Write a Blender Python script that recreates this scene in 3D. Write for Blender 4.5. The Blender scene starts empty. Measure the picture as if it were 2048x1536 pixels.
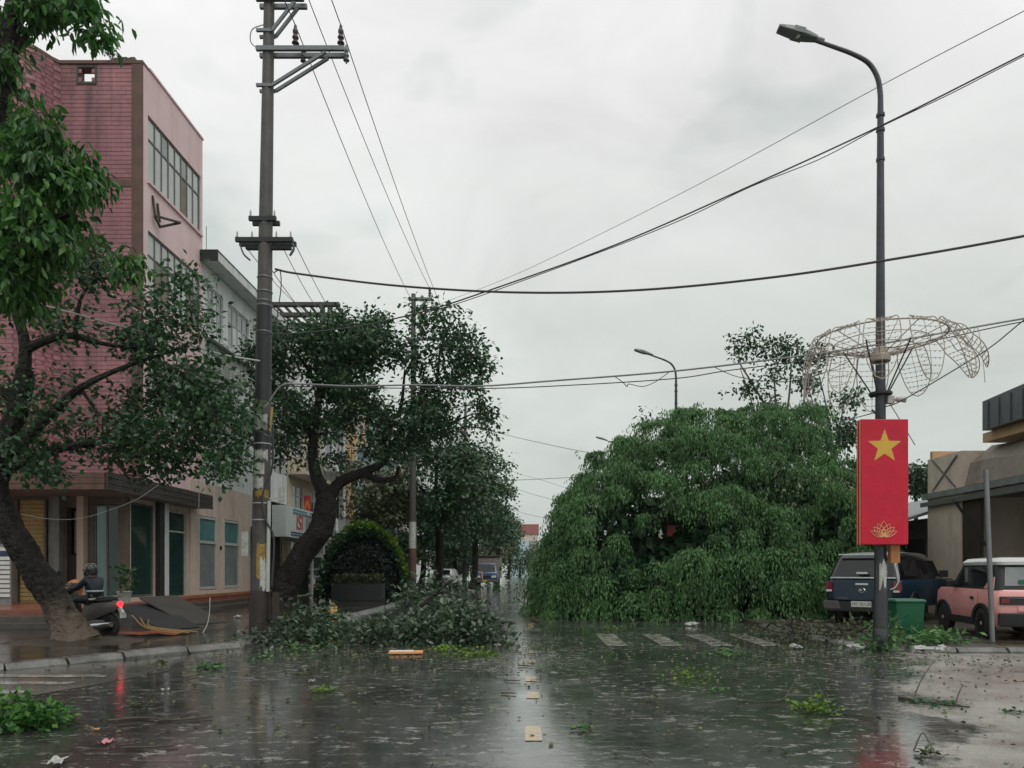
import bpy, math, random
import numpy as np
from mathutils import Vector, Matrix
R = math.radians
random.seed(7)
SC = bpy.context.scene
COL = SC.collection

# ------------------------------------------------------------------ camera
FPX, VX, VY, CH = 1500.0, 1062.0, 1140.0, 1.45      # focal length in px, vanishing point, eye height
cam_d = bpy.data.cameras.new('camera')
cam_d.sensor_width = 36.0
cam_d.lens = FPX / 2048 * 36
cam_d.shift_x = -(VX - 1024) / 2048
cam_d.shift_y = (VY - 768) / 2048
cam_d.clip_start = 0.05
cam_d.clip_end = 6000
cam = bpy.data.objects.new('camera', cam_d)
cam.location = (0, 0, CH)
cam.rotation_euler = (R(90), 0, 0)
COL.objects.link(cam)
SC.camera = cam

# ------------------------------------------------------------------ sky (overcast) and sun
SUN_EL, SUN_AZ = 58.0, 150.0
wd = bpy.data.worlds.new('World'); SC.world = wd; wd.use_nodes = True
nt = wd.node_tree; nt.nodes.clear()
def N(nt, t, **kw):
    n = nt.nodes.new(t)
    for k, v in kw.items(): setattr(n, k, v)
    return n
out = N(nt, 'ShaderNodeOutputWorld')
sky = N(nt, 'ShaderNodeTexSky', sky_type='NISHITA', sun_disc=False)
sky.sun_elevation = R(SUN_EL); sky.sun_rotation = R(SUN_AZ); sky.dust_density = 4.0; sky.air_density = 1.0
hs = N(nt, 'ShaderNodeHueSaturation'); hs.inputs['Saturation'].default_value = 0.12
nt.links.new(sky.outputs[0], hs.inputs['Color'])
bg1 = N(nt, 'ShaderNodeBackground'); bg1.inputs[1].default_value = 0.09
nt.links.new(hs.outputs[0], bg1.inputs[0])
tc = N(nt, 'ShaderNodeTexCoord')
sep = N(nt, 'ShaderNodeSeparateXYZ'); nt.links.new(tc.outputs['Generated'], sep.inputs[0])
grad = N(nt, 'ShaderNodeValToRGB')
e = grad.color_ramp.elements
e[0].position = 0.0; e[0].color = (0.62, 0.675, 0.635, 1)
e[1].position = 1.0; e[1].color = (1.16, 1.16, 1.16, 1)
x = e.new(0.22); x.color = (0.72, 0.765, 0.725, 1)
x = e.new(0.55); x.color = (0.99, 0.995, 0.99, 1)
nt.links.new(sep.outputs['Z'], grad.inputs[0])
mp = N(nt, 'ShaderNodeMapping'); mp.inputs['Scale'].default_value = (1, 1, 2.0); mp.inputs['Location'].default_value = (.3, .1, .2)
nt.links.new(tc.outputs['Generated'], mp.inputs[0])
n1 = N(nt, 'ShaderNodeTexNoise'); n1.inputs['Scale'].default_value = 2.6; n1.inputs['Detail'].default_value = 5; n1.inputs['Roughness'].default_value = .55
n1.inputs['Distortion'].default_value = .6
nt.links.new(mp.outputs[0], n1.inputs['Vector'])
mr = N(nt, 'ShaderNodeMapRange'); mr.inputs[1].default_value = .3; mr.inputs[2].default_value = .72; mr.inputs[3].default_value = 1.08; mr.inputs[4].default_value = .82
nt.links.new(n1.outputs[0], mr.inputs[0])
n2 = N(nt, 'ShaderNodeTexNoise'); n2.inputs['Scale'].default_value = 4.6; n2.inputs['Detail'].default_value = 4; n2.inputs['Roughness'].default_value = .5; n2.inputs['Distortion'].default_value = .3
nt.links.new(mp.outputs[0], n2.inputs['Vector'])
cr = N(nt, 'ShaderNodeValToRGB'); ce = cr.color_ramp.elements; ce[0].position = .60; ce[0].color = (1, 1, 1, 1); ce[1].position = .74; ce[1].color = (.80, .85, .84, 1); nt.links.new(n2.outputs[0], cr.inputs[0])
mul0 = N(nt, 'ShaderNodeVectorMath', operation='MULTIPLY'); nt.links.new(cr.outputs[0], mul0.inputs[0]); nt.links.new(mr.outputs[0], mul0.inputs[1])
mul = N(nt, 'ShaderNodeVectorMath', operation='MULTIPLY')
nt.links.new(grad.outputs[0], mul.inputs[0]); nt.links.new(mul0.outputs[0], mul.inputs[1])
bg2 = N(nt, 'ShaderNodeBackground'); bg2.inputs[1].default_value = 1.0
nt.links.new(mul.outputs[0], bg2.inputs[0])
mx = N(nt, 'ShaderNodeMixShader'); mx.inputs[0].default_value = 0.88
nt.links.new(bg1.outputs[0], mx.inputs[1]); nt.links.new(bg2.outputs[0], mx.inputs[2])
nt.links.new(mx.outputs[0], out.inputs[0])

sl = bpy.data.lights.new('sun', 'SUN'); sl.energy = 1.15; sl.angle = R(35); sl.color = (1, .97, .93)
so = bpy.data.objects.new('sun', sl); COL.objects.link(so)
_az = R(SUN_AZ); _el = R(SUN_EL)
sdir = Vector((math.sin(_az) * math.cos(_el), math.cos(_az) * math.cos(_el), math.sin(_el)))
so.rotation_euler = sdir.to_track_quat('Z', 'Y').to_euler()
so.location = (0, 0, 40)
SC.view_settings.view_transform = 'Standard'; SC.view_settings.look = 'None'
SC.view_settings.exposure = 0.0; SC.view_settings.gamma = 1.0; SC.view_settings.use_curve_mapping = False

# ------------------------------------------------------------------ helpers
def at(px, py, d):            # photograph position + distance -> world point
    return Vector(((px - VX) / FPX * d, d, CH + (VY - py) / FPX * d))
def tag(o, label=None, cat=None, group=None, kind=None):
    if label: o['label'] = label
    if cat: o['category'] = cat
    if group: o['group'] = group
    if kind: o['kind'] = kind
    return o
def empty(name, loc, label=None, cat=None, group=None, kind=None):
    o = bpy.data.objects.new(name, None); COL.objects.link(o); o.location = loc; o.empty_display_size = .2
    return tag(o, label, cat, group, kind)
def origin_of(p):
    v = Vector((0, 0, 0))
    while p is not None: v += p.location; p = p.parent
    return v
def catmull(pts, n=6):
    pts = [Vector(p) for p in pts]
    if len(pts) < 3: return [pts[0].lerp(pts[1], i / n) for i in range(n + 1)]
    P = [pts[0] * 2 - pts[1]] + pts + [pts[-1] * 2 - pts[-2]]
    o = []
    for i in range(1, len(P) - 2):
        a, b, c, d = P[i - 1], P[i], P[i + 1], P[i + 2]
        for k in range(n):
            t = k / n
            o.append(.5 * (2 * b + (c - a) * t + (2 * a - 5 * b + 4 * c - d) * t * t + (3 * b - a - 3 * c + d) * t ** 3))
    o.append(pts[-1]); return o
class MB:
    def __init__(s): s.v = []; s.f = []
    def add(s, vs, fs):
        b = len(s.v); s.v += [tuple(v) for v in vs]; s.f += [tuple(i + b for i in f) for f in fs]; return s
    def box(s, x0, x1, y0, y1, z0, z1, M=None):
        vs = [Vector((x, y, z)) for z in (z0, z1) for y in (y0, y1) for x in (x0, x1)]
        if M is not None: vs = [M @ v for v in vs]
        return s.add(vs, [(0, 2, 3, 1), (4, 5, 7, 6), (0, 1, 5, 4), (2, 6, 7, 3), (0, 4, 6, 2), (1, 3, 7, 5)])
    def cbox(s, c, sx, sy, sz, M=None):
        T = Matrix.Translation(c) @ (M if M is not None else Matrix.Identity(4))
        return s.box(-sx / 2, sx / 2, -sy / 2, sy / 2, -sz / 2, sz / 2, T)
    def bar(s, a, b, w, h=None, up=(0, 0, 1)):
        a = Vector(a); b = Vector(b); h = h or w; d = (b - a).normalized(); u = Vector(up)
        if abs(d.dot(u)) > .98: u = Vector((1, 0, 0))
        r = d.cross(u).normalized() * w / 2; q = r.cross(d).normalized() * h / 2
        vs = [p + sx * r + sz * q for p in (a, b) for sx, sz in ((-1, -1), (1, -1), (1, 1), (-1, 1))]
        return s.add(vs, [(0, 1, 2, 3), (7, 6, 5, 4), (0, 4, 5, 1), (1, 5, 6, 2), (2, 6, 7, 3), (3, 7, 4, 0)])
    def tube(s, pts, r, n=8, cap=True):
        pts = [Vector(p) for p in pts]; m = len(pts)
        rs = r if isinstance(r, (list, tuple)) else [r] * m
        if len(rs) == 2 and m != 2: rs = [rs[0] + (rs[1] - rs[0]) * i / (m - 1) for i in range(m)]
        vs = []; u = None
        for i, p in enumerate(pts):
            t = (pts[min(i + 1, m - 1)] - pts[max(i - 1, 0)])
            t = t.normalized() if t.length > 1e-9 else Vector((0, 0, 1))
            if u is None: u = t.orthogonal().normalized()
            else:
                u = u - t * u.dot(t)
                u = u.normalized() if u.length > 1e-6 else t.orthogonal().normalized()
            w = t.cross(u)
            vs += [p + rs[i] * (u * math.cos(a) + w * math.sin(a)) for a in (2 * math.pi * k / n for k in range(n))]
        fs = [(i * n + k, i * n + (k + 1) % n, (i + 1) * n + (k + 1) % n, (i + 1) * n + k) for i in range(m - 1) for k in range(n)]
        if cap: fs += [tuple(range(n - 1, -1, -1)), tuple(range((m - 1) * n, m * n))]
        return s.add(vs, fs)
    def cyl(s, a, b, r, n=12): return s.tube([a, b], r, n)
    def lathe(s, prof, n=16, c=(0, 0, 0), axis='z'):
        c = Vector(c); vs = []
        for r, h in prof:
            for k in range(n):
                a = 2 * math.pi * k / n; x, y = r * math.cos(a), r * math.sin(a)
                vs.append(c + (Vector((x, y, h)) if axis == 'z' else Vector((h, x, y)) if axis == 'x' else Vector((y, h, x))))
        m = len(prof)
        fs = [(i * n + k, i * n + (k + 1) % n, (i + 1) * n + (k + 1) % n, (i + 1) * n + k) for i in range(m - 1) for k in range(n)]
        if prof[0][0] > 1e-6: fs.append(tuple(range(n - 1, -1, -1)))
        if prof[-1][0] > 1e-6: fs.append(tuple(range((m - 1) * n, m * n)))
        return s.add(vs, fs)
    def loft(s, rings, cap=True):
        n = len(rings[0]); m = len(rings); vs = [p for r in rings for p in r]
        fs = [(i * n + k, i * n + (k + 1) % n, (i + 1) * n + (k + 1) % n, (i + 1) * n + k) for i in range(m - 1) for k in range(n)]
        if cap: fs += [tuple(range(n - 1, -1, -1)), tuple(range((m - 1) * n, m * n))]
        return s.add(vs, fs)
    def prism(s, poly, off):     # planar polygon (3d points) extruded by vector off
        n = len(poly); off = Vector(off); a = [Vector(p) for p in poly]
        vs = a + [p + off for p in a]
        fs = [tuple(range(n - 1, -1, -1)), tuple(range(n, 2 * n))] + [(k, (k + 1) % n, n + (k + 1) % n, n + k) for k in range(n)]
        return s.add(vs, fs)
    def quad(s, a, b, c, d): return s.add([a, b, c, d], [(0, 1, 2, 3)])
    def build(s, name, m, parent=None, smooth=False, bevel=0.0, world=True, sub=0, label=None, cat=None, group=None, kind=None):
        me = bpy.data.meshes.new(name)
        o0 = origin_of(parent) if (parent is not None and world) else Vector((0, 0, 0))
        me.from_pydata([(v[0] - o0.x, v[1] - o0.y, v[2] - o0.z) for v in s.v], [], s.f)
        me.update()
        import bmesh
        bm = bmesh.new(); bm.from_mesh(me); bmesh.ops.recalc_face_normals(bm, faces=bm.faces); bm.to_mesh(me); bm.free()
        me.materials.append(MT[m] if isinstance(m, str) else m)
        if smooth:
            me.polygons.foreach_set('use_smooth', [True] * len(me.polygons))
        o = bpy.data.objects.new(name, me); COL.objects.link(o)
        if parent is not None: o.parent = parent
        if smooth and not sub:
            md = o.modifiers.new('es', 'EDGE_SPLIT'); md.split_angle = R(40)
        if bevel:
            md = o.modifiers.new('bv', 'BEVEL'); md.width = bevel; md.segments = 2; md.limit_method = 'ANGLE'; md.angle_limit = R(40)
            if not smooth: me.polygons.foreach_set('use_smooth', [False] * len(me.polygons))
        if sub:
            md = o.modifiers.new('ss', 'SUBSURF'); md.levels = sub; md.render_levels = sub
        return tag(o, label, cat, group, kind)
def copy_obj(o, parent=None, loc=None, rot=None):
    c = o.copy(); COL.objects.link(c); c.parent = parent
    if loc is not None: c.location = loc
    if rot is not None: c.rotation_euler = rot
    return c
def copy_tree(o, parent=None):
    c = o.copy(); COL.objects.link(c); c.parent = parent
    for ch in list(o.children): copy_tree(ch, c)
    return c
def text_part(name, s, size, loc, rot, m, parent, extrude=.002, world=True, sx=1.0):
    cu = bpy.data.curves.new(name, 'FONT'); cu.body = s; cu.size = size; cu.align_x = 'CENTER'; cu.align_y = 'CENTER'; cu.extrude = extrude
    t = bpy.data.objects.new(name + '_tmp', cu); COL.objects.link(t)
    bpy.context.view_layer.update()
    me = bpy.data.meshes.new_from_object(t.evaluated_get(bpy.context.evaluated_depsgraph_get()))
    bpy.data.objects.remove(t); bpy.data.curves.remove(cu)
    me.materials.clear(); me.materials.append(MT[m])
    o = bpy.data.objects.new(name, me); COL.objects.link(o); o.parent = parent
    o.location = Vector(loc) - (origin_of(parent) if world else Vector((0, 0, 0))); o.rotation_euler = rot; o.scale = (sx, 1, 1)
    return o

# ------------------------------------------------------------------ materials
MT = {}
def mat(name, col, rough=.55, metal=0., var=.15, scale=3., bump=0., bdist=.02, bscale=60., streak=0., scol=(.03, .028, .022), sscale=5., spec=.5, coat=0., emit=None, alpha=1.0):
    m = bpy.data.materials.new(name); m.use_nodes = True; t = m.node_tree; t.nodes.clear()
    o = N(t, 'ShaderNodeOutputMaterial'); p = N(t, 'ShaderNodeBsdfPrincipled'); t.links.new(p.outputs[0], o.inputs[0])
    g = N(t, 'ShaderNodeNewGeometry')
    nz = N(t, 'ShaderNodeTexNoise'); nz.inputs['Scale'].default_value = scale; nz.inputs['Detail'].default_value = 6; nz.inputs['Roughness'].default_value = .62
    t.links.new(g.outputs['Position'], nz.inputs['Vector'])
    r = N(t, 'ShaderNodeValToRGB'); e = r.color_ramp.elements
    e[0].position = .28; e[1].position = .72
    e[0].color = tuple(max(0, c * (1 - var)) for c in col) + (1,); e[1].color = tuple(min(1, c * (1 + var)) for c in col) + (1,)
    t.links.new(nz.outputs[0], r.inputs[0]); c = r.outputs[0]
    if streak:
        mp = N(t, 'ShaderNodeMapping'); mp.inputs['Scale'].default_value = (sscale, sscale, sscale * .07)
        t.links.new(g.outputs['Position'], mp.inputs[0])
        n2 = N(t, 'ShaderNodeTexNoise'); n2.inputs['Scale'].default_value = 1.; n2.inputs['Detail'].default_value = 5; n2.inputs['Roughness'].default_value = .6
        t.links.new(mp.outputs[0], n2.inputs['Vector'])
        r2 = N(t, 'ShaderNodeMapRange'); r2.inputs[1].default_value = .48; r2.inputs[2].default_value = .75; r2.inputs[3].default_value = 0; r2.inputs[4].default_value = streak
        t.links.new(n2.outputs[0], r2.inputs[0])
        mx = N(t, 'ShaderNodeMix', data_type='RGBA'); t.links.new(r2.outputs[0], mx.inputs[0]); t.links.new(c, mx.inputs[6]); mx.inputs[7].default_value = tuple(scol) + (1,)
        c = mx.outputs[2]
    t.links.new(c, p.inputs['Base Color'])
    p.inputs['Roughness'].default_value = rough; p.inputs['Metallic'].default_value = metal; p.inputs['Specular IOR Level'].default_value = spec
    p.inputs['Coat Weight'].default_value = coat; p.inputs['Coat Roughness'].default_value = .06
    if emit: p.inputs['Emission Color'].default_value = tuple(emit[:3]) + (1,); p.inputs['Emission Strength'].default_value = emit[3]
    if bump:
        nb = N(t, 'ShaderNodeTexNoise'); nb.inputs['Scale'].default_value = bscale; nb.inputs['Detail'].default_value = 4
        t.links.new(g.outputs['Position'], nb.inputs['Vector'])
        b = N(t, 'ShaderNodeBump'); b.inputs['Strength'].default_value = bump; b.inputs['Distance'].default_value = bdist
        t.links.new(nb.outputs[0], b.inputs['Height']); t.links.new(b.outputs[0], p.inputs['Normal'])
    MT[name] = m; return m
def leafmat(name, cols, rough=.42, trans=.28):
    m = bpy.data.materials.new(name); m.use_nodes = True; t = m.node_tree; t.nodes.clear()
    o = N(t, 'ShaderNodeOutputMaterial'); p = N(t, 'ShaderNodeBsdfPrincipled'); tr = N(t, 'ShaderNodeBsdfTranslucent'); mx = N(t, 'ShaderNodeMixShader')
    g = N(t, 'ShaderNodeNewGeometry')
    r = N(t, 'ShaderNodeValToRGB'); r.color_ramp.interpolation = 'LINEAR'
    els = r.color_ramp.elements
    while len(els) < len(cols): els.new(.5)
    for i, c in enumerate(cols): els[i].position = i / (len(cols) - 1); els[i].color = tuple(c) + (1,)
    t.links.new(g.outputs['Random Per Island'], r.inputs[0])
    nz = N(t, 'ShaderNodeTexNoise'); nz.inputs['Scale'].default_value = .9; nz.inputs['Detail'].default_value = 3
    t.links.new(g.outputs['Position'], nz.inputs['Vector'])
    mr = N(t, 'ShaderNodeMapRange'); mr.inputs[1].default_value = .3; mr.inputs[2].default_value = .7; mr.inputs[3].default_value = .72; mr.inputs[4].default_value = 1.28
    t.links.new(nz.outputs[0], mr.inputs[0])
    vm = N(t, 'ShaderNodeVectorMath', operation='MULTIPLY'); t.links.new(r.outputs[0], vm.inputs[0]); t.links.new(mr.outputs[0], vm.inputs[1])
    t.links.new(vm.outputs[0], p.inputs['Base Color']); t.links.new(vm.outputs[0], tr.inputs['Color'])
    p.inputs['Roughness'].default_value = rough; p.inputs['Specular IOR Level'].default_value = .5
    mx.inputs[0].default_value = trans
    t.links.new(p.outputs[0], mx.inputs[1]); t.links.new(tr.outputs[0], mx.inputs[2]); t.links.new(mx.outputs[0], o.inputs[0])
    MT[name] = m
def wetmat(name, dry, wet, film=0.0, spec=.5, flecks=None, apron=None, r_dry=.42, r_wet=.09, wet_lo=.38, wet_hi=.62, pscale=.32, bump=.35, ripple=.12, specks=0.0, mud=None):
    m = bpy.data.materials.new(name); m.use_nodes = True; t = m.node_tree; t.nodes.clear(); L = t.links.new
    o = N(t, 'ShaderNodeOutputMaterial'); p = N(t, 'ShaderNodeBsdfPrincipled'); L(p.outputs[0], o.inputs[0])
    g = N(t, 'ShaderNodeNewGeometry')
    def noise(sc, det=5, ro=.6, scl=None):
        v = g.outputs['Position']
        if scl:
            q = N(t, 'ShaderNodeMapping'); q.inputs['Scale'].default_value = scl; L(v, q.inputs[0]); v = q.outputs[0]
        z = N(t, 'ShaderNodeTexNoise'); z.inputs['Scale'].default_value = sc; z.inputs['Detail'].default_value = det; z.inputs['Roughness'].default_value = ro
        L(v, z.inputs['Vector']); return z.outputs[0]
    def rng(v, a, b, c, d):
        z = N(t, 'ShaderNodeMapRange'); z.inputs[1].default_value = a; z.inputs[2].default_value = b; z.inputs[3].default_value = c; z.inputs[4].default_value = d
        L(v, z.inputs[0]); return z.outputs[0]
    def mixc(f, a, b):
        z = N(t, 'ShaderNodeMix', data_type='RGBA'); L(f, z.inputs[0])
        for i, c in ((6, a), (7, b)):
            if isinstance(c, tuple): z.inputs[i].default_value = c + (1,)
            else: L(c, z.inputs[i])
        return z.outputs[2]
    w = rng(noise(pscale, 7, .68), wet_lo, wet_hi, 0, 1)
    col = mixc(w, dry, wet)
    fine = rng(noise(55, 2, .5), .35, .65, .72, 1.3)
    vm = N(t, 'ShaderNodeVectorMath', operation='MULTIPLY'); L(col, vm.inputs[0]); L(fine, vm.inputs[1]); col = vm.outputs[0]
    if apron:      # paler worn concrete beyond an uneven edge x = a + b*y (right of it), up to y = c
        sp = N(t, 'ShaderNodeSeparateXYZ'); L(g.outputs['Position'], sp.inputs[0])
        def mth(op, a, b):
            z = N(t, 'ShaderNodeMath', operation=op)
            for i, v in ((0, a), (1, b)):
                if isinstance(v, (int, float)): z.inputs[i].default_value = v
                else: L(v, z.inputs[i])
            return z.outputs[0]
        e1 = mth('SUBTRACT', mth('SUBTRACT', sp.outputs['X'], mth('MULTIPLY', sp.outputs['Y'], apron[1])), apron[0])
        e1 = mth('ADD', e1, mth('MULTIPLY', mth('SUBTRACT', noise(.8, 8, .72), .5), 4.2))
        k = rng(e1, -.15, .22, 0, 1)
        k2 = mth('MULTIPLY', k, rng(sp.outputs['Y'], apron[2], apron[2] + .6, 1, 0))
        cc = mixc(rng(noise(.9, 6, .7), .40, .66, 0, 1), apron[3], apron[4])
        vm2 = N(t, 'ShaderNodeVectorMath', operation='MULTIPLY'); L(cc, vm2.inputs[0]); L(fine, vm2.inputs[1])
        col = mixc(k2, col, vm2.outputs[0])
    if flecks:     # pale flecks: drier, dirty bits plus sky glints painted into the colour
        fl = mth('MULTIPLY', rng(noise(6.0, 9, .78, (.7, 1.2, 1)), .548, .59, 0, 1), rng(noise(.6, 3, .5), .40, .60, .25, 1)); col = mixc(fl, col, flecks)
    if mud: col = mixc(rng(noise(.55, 6, .7), .55, .72, 0, .75), col, mud)
    if specks: col = mixc(rng(noise(38, 3, .7), .70, .76, 0, specks), col, (.30, .29, .25))
    L(col, p.inputs['Base Color'])
    rr = rng(w, 0, 1, r_dry, r_wet)
    if flecks: rr = mth('ADD', rr, mth('MULTIPLY', fl, .25))
    if apron: rr = mth('ADD', rr, mth('MULTIPLY', k2, .16))
    L(rr, p.inputs['Roughness'])
    p.inputs['Specular IOR Level'].default_value = spec
    b1 = N(t, 'ShaderNodeBump'); b1.inputs['Distance'].default_value = .012
    L(rng(w, 0, 1, bump, bump * .18), b1.inputs['Strength']); L(noise(70, 3, .65), b1.inputs['Height'])
    b2 = N(t, 'ShaderNodeBump'); b2.inputs['Distance'].default_value = .03; b2.inputs['Strength'].default_value = ripple
    L(noise(3.2, 4, .6, (1., 1.6, 1)), b2.inputs['Height']); L(b1.outputs[0], b2.inputs['Normal'])
    L(b2.outputs[0], p.inputs['Normal'])
    if film:       # standing water film: smooth coat with sparse wind ripples
        fw = rng(w, 0, 1, film * .45, film)
        if apron: fw = mth('MULTIPLY', fw, rng(k2, 0, 1, 1, .45))
        if flecks: fw = mth('MULTIPLY', fw, rng(fl, 0, 1, 1, .25))
        L(fw, p.inputs['Coat Weight']); p.inputs['Coat IOR'].default_value = 1.55
        w2 = rng(noise(5, 7, .74), .46, .62, 0, 1); L(rng(w2, 0, 1, .04, .14), p.inputs['Coat Roughness'])
        rp = noise(9, 3, .6, (.45, 1.7, 1)); c1 = N(t, 'ShaderNodeBump'); c1.inputs['Distance'].default_value = .012; c1.inputs['Strength'].default_value = .10
        L(rng(rp, .54, .74, 0, 1), c1.inputs['Height'])
        c2 = N(t, 'ShaderNodeBump'); c2.inputs['Distance'].default_value = .006; c2.inputs['Strength'].default_value = .09; L(noise(26, 2, .5, (.6, 1.2, 1)), c2.inputs['Height']); L(c1.outputs[0], c2.inputs['Normal'])
        L(c2.outputs[0], p.inputs['Coat Normal'])
    MT[name] = m
wetmat('asphalt', (.052, .053, .050), (.030, .032, .031), flecks=(.25, .247, .228), film=.95, spec=.75, r_dry=.27, r_wet=.13, wet_lo=.36, wet_hi=.60, pscale=.45, bump=.17, ripple=.03, specks=.7, apron=(.75, .43, 13.0, (.30, .295, .265), (.17, .145, .118)))
wetmat('side_concrete', (.15, .145, .13), (.08, .078, .07), film=.5, r_dry=.34, r_wet=.10, bump=.2, ripple=.035, mud=(.105, .085, .065))
wetmat('paving', (.036, .035, .028), (.020, .019, .016), film=.5, r_dry=.22, r_wet=.05, pscale=.6, bump=.18, ripple=.04, mud=(.03, .027, .018))
wetmat('dirt', (.065, .055, .040), (.035, .031, .024), r_dry=.6, r_wet=.2, pscale=.8, bump=.8, mud=(.07, .06, .04))
wetmat('paint_white', (.46, .44, .39), (.22, .21, .19), film=.8, r_dry=.25, r_wet=.06, pscale=4.0, bump=.2, ripple=.035, mud=(.05, .047, .042))
wetmat('paint_yellow', (.50, .34, .15), (.22, .16, .09), film=.8, r_dry=.28, r_wet=.06, pscale=7.0, bump=.2, ripple=.035)
wetmat('kerb_stone', (.16, .16, .15), (.075, .075, .07), r_dry=.45, r_wet=.15, pscale=2.0, mud=(.05, .046, .038))
mat('pink_tile', (.30, .128, .138), .42, var=.30, scale=1.1, streak=.95, scol=(.055, .030, .030), sscale=1.7)
mat('tile_joint', (.19, .081, .088), .8, var=.3)
mat('brown_trim', (.105, .055, .038), .6, var=.3, streak=.5)
mat('pink_plaster', (.67, .50, .505), .7, var=.08, scale=1.2, streak=.35, scol=(.30, .18, .17), sscale=1.6)
mat('shade_wall', (.13, .105, .085), .65, var=.25, streak=.5)  # canopy shade put into the wall colour, darker than the cream street side
mat('cream_plaster', (.55, .46, .38), .7, var=.1, streak=.4, scol=(.25, .2, .15), sscale=2)
mat('white_plaster', (.60, .62, .61), .7, var=.1, streak=.5, scol=(.14, .15, .13), sscale=2)
mat('stained_plaster', (.42, .43, .40), .75, var=.3, scale=2.5, streak=.85, scol=(.05, .10, .085), sscale=4)
mat('yellow_plaster', (.50, .43, .30), .7, var=.1, streak=.35)
mat('mint_plaster', (.25, .50, .38), .7, var=.1, streak=.3)
mat('blue_plaster', (.42, .58, .62), .7, var=.1, streak=.3)
mat('ochre_plaster', (.50, .37, .21), .7, var=.1, streak=.3)
mat('red_roof', (.30, .10, .10), .6, var=.2)
mat('grey_concrete', (.20, .20, .19), .75, var=.25, streak=.5, bump=.2)
mat('dark_concrete', (.055, .052, .048), .7, var=.3, streak=.3, bump=.2)
mat('pole_concrete', (.070, .067, .062), .55, var=.28, scale=5, streak=.45, scol=(.025, .02, .018), sscale=6, bump=.35, bscale=40)
mat('pole_base_stain', (.035, .026, .021), .5, var=.35, scale=7, bump=.35, bscale=30)
mat('dark_metal', (.028, .030, .032), .45, var=.25, metal=.3)
mat('galv_metal', (.17, .185, .19), .42, metal=.6, var=.2)
mat('lamp_metal', (.055, .058, .065), .38, metal=.35, var=.25, scale=6)
mat('lamp_grey', (.13, .15, .14), .4, metal=.2, var=.1)
mat('rust_wire', (.36, .315, .265), .55, metal=.2, var=.3, scale=9)
mat('cable_dark', (.045, .042, .045), .5, var=.2)
mat('cable_grey', (.22, .23, .22), .5, var=.2)
mat('cable_pale', (.42, .44, .41), .5, var=.15)
mat('insulator', (.05, .042, .038), .25, var=.2)
mat('insulator_pale', (.42, .41, .38), .3, var=.2)
mat('banner_red', (.52, .002, .026), .42, var=.16, scale=2.5, bump=.5, bscale=5)
mat('banner_side', (.36, .010, .026), .4, var=.2)
mat('gold', (.60, .37, .05), .4, var=.15)
mat('gold_pale', (.66, .34, .16), .4, var=.15)
mat('paper', (.44, .45, .42), .6, var=.35, scale=14, streak=.6, sscale=9)
mat('yellow_paint', (.27, .18, .04), .5, var=.55, scale=9, streak=.9, sscale=9)
mat('glass_dark', (.008, .010, .012), .05, var=.2, spec=.6)
mat('glass_pale', (.40, .43, .42), .10, var=.12, scale=.8, spec=.7)
mat('glass_teal', (.10, .22, .22), .08, var=.2, spec=.7)
mat('glass_green', (.016, .045, .038), .06, var=.3, scale=1.2, spec=.6)
mat('glass_frost', (.20, .225, .22), .12, var=.25, scale=1.5, spec=.6)
mat('curtain', (.20, .17, .13), .8, var=.2)
mat('window_frame', (.12, .115, .105), .5, var=.2)
mat('window_frame_pale', (.42, .43, .41), .5, var=.12)
mat('shutter_yellow', (.42, .30, .11), .5, var=.12, streak=.35)
mat('louvre_white', (.55, .57, .56), .5, var=.1)
mat('blue_band', (.02, .035, .10), .5, var=.2)
mat('door_brown', (.035, .024, .018), .5, var=.3)
mat('door_white', (.55, .57, .55), .5, var=.1)
mat('interior', (.020, .020, .021), .9, var=.3)
mat('step_tile', (.080, .072, .062), .22, var=.3, scale=4)
mat('step_red', (.22, .075, .05), .28, var=.25)
mat('step_orange', (.30, .135, .07), .3, var=.25)
mat('canopy_metal', (.045, .038, .034), .5, var=.3, streak=.4)
mat('canopy_soffit', (.19, .165, .15), .7, var=.2)
mat('sign_white', (.62, .68, .66), .4, var=.06, streak=.25, scol=(.35, .38, .37))
mat('sign_red', (.42, .03, .045), .45, var=.2)
mat('sign_teal', (.07, .21, .25), .45, var=.2)
mat('sign_navy', (.02, .03, .09), .45, var=.2)
mat('sign_orange', (.55, .28, .03), .45, var=.2)
mat('bark', (.020, .017, .015), .6, var=.5, scale=7, bump=1.0, bscale=11, bdist=.09, streak=.5, scol=(.006, .006, .006), sscale=11, spec=.2)
mat('bark_pale', (.115, .090, .068), .7, var=.55, scale=10, bump=1.0, bscale=24)
mat('twig', (.050, .038, .028), .7, var=.3)
mat('stem_grey', (.13, .12, .105), .7, var=.3)
mat('car_navy', (.006, .024, .046), .32, var=.08, coat=.35)
mat('car_black', (.006, .007, .010), .25, var=.1, coat=.6)
mat('car_pink', (.74, .33, .315), .28, var=.04, coat=.8)
mat('car_white', (.48, .49, .48), .25, var=.04, coat=.7)
mat('car_blue', (.018, .055, .13), .3, var=.08, coat=.6)
mat('plastic_black', (.014, .015, .017), .5, var=.2)
mat('plastic_grey', (.085, .078, .076), .45, var=.15)
mat('rubber', (.013, .013, .013), .75, var=.2)
mat('alloy', (.52, .44, .43), .4, metal=.0, var=.1)
mat('alloy_dark', (.10, .095, .095), .35, metal=.5, var=.1)
mat('chrome', (.62, .64, .65), .18, metal=.9, var=.05)
mat('light_red', (.17, .006, .010), .15, var=.1, coat=.5)
mat('light_white', (.62, .60, .58), .15, var=.1, coat=.5)
mat('plate_white', (.55, .56, .53), .4, var=.08)
mat('plate_text', (.03, .03, .03), .5)
mat('tail_lit', (.5, .01, .01), .3, emit=(1.0, .02, .03, 3.5))
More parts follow.
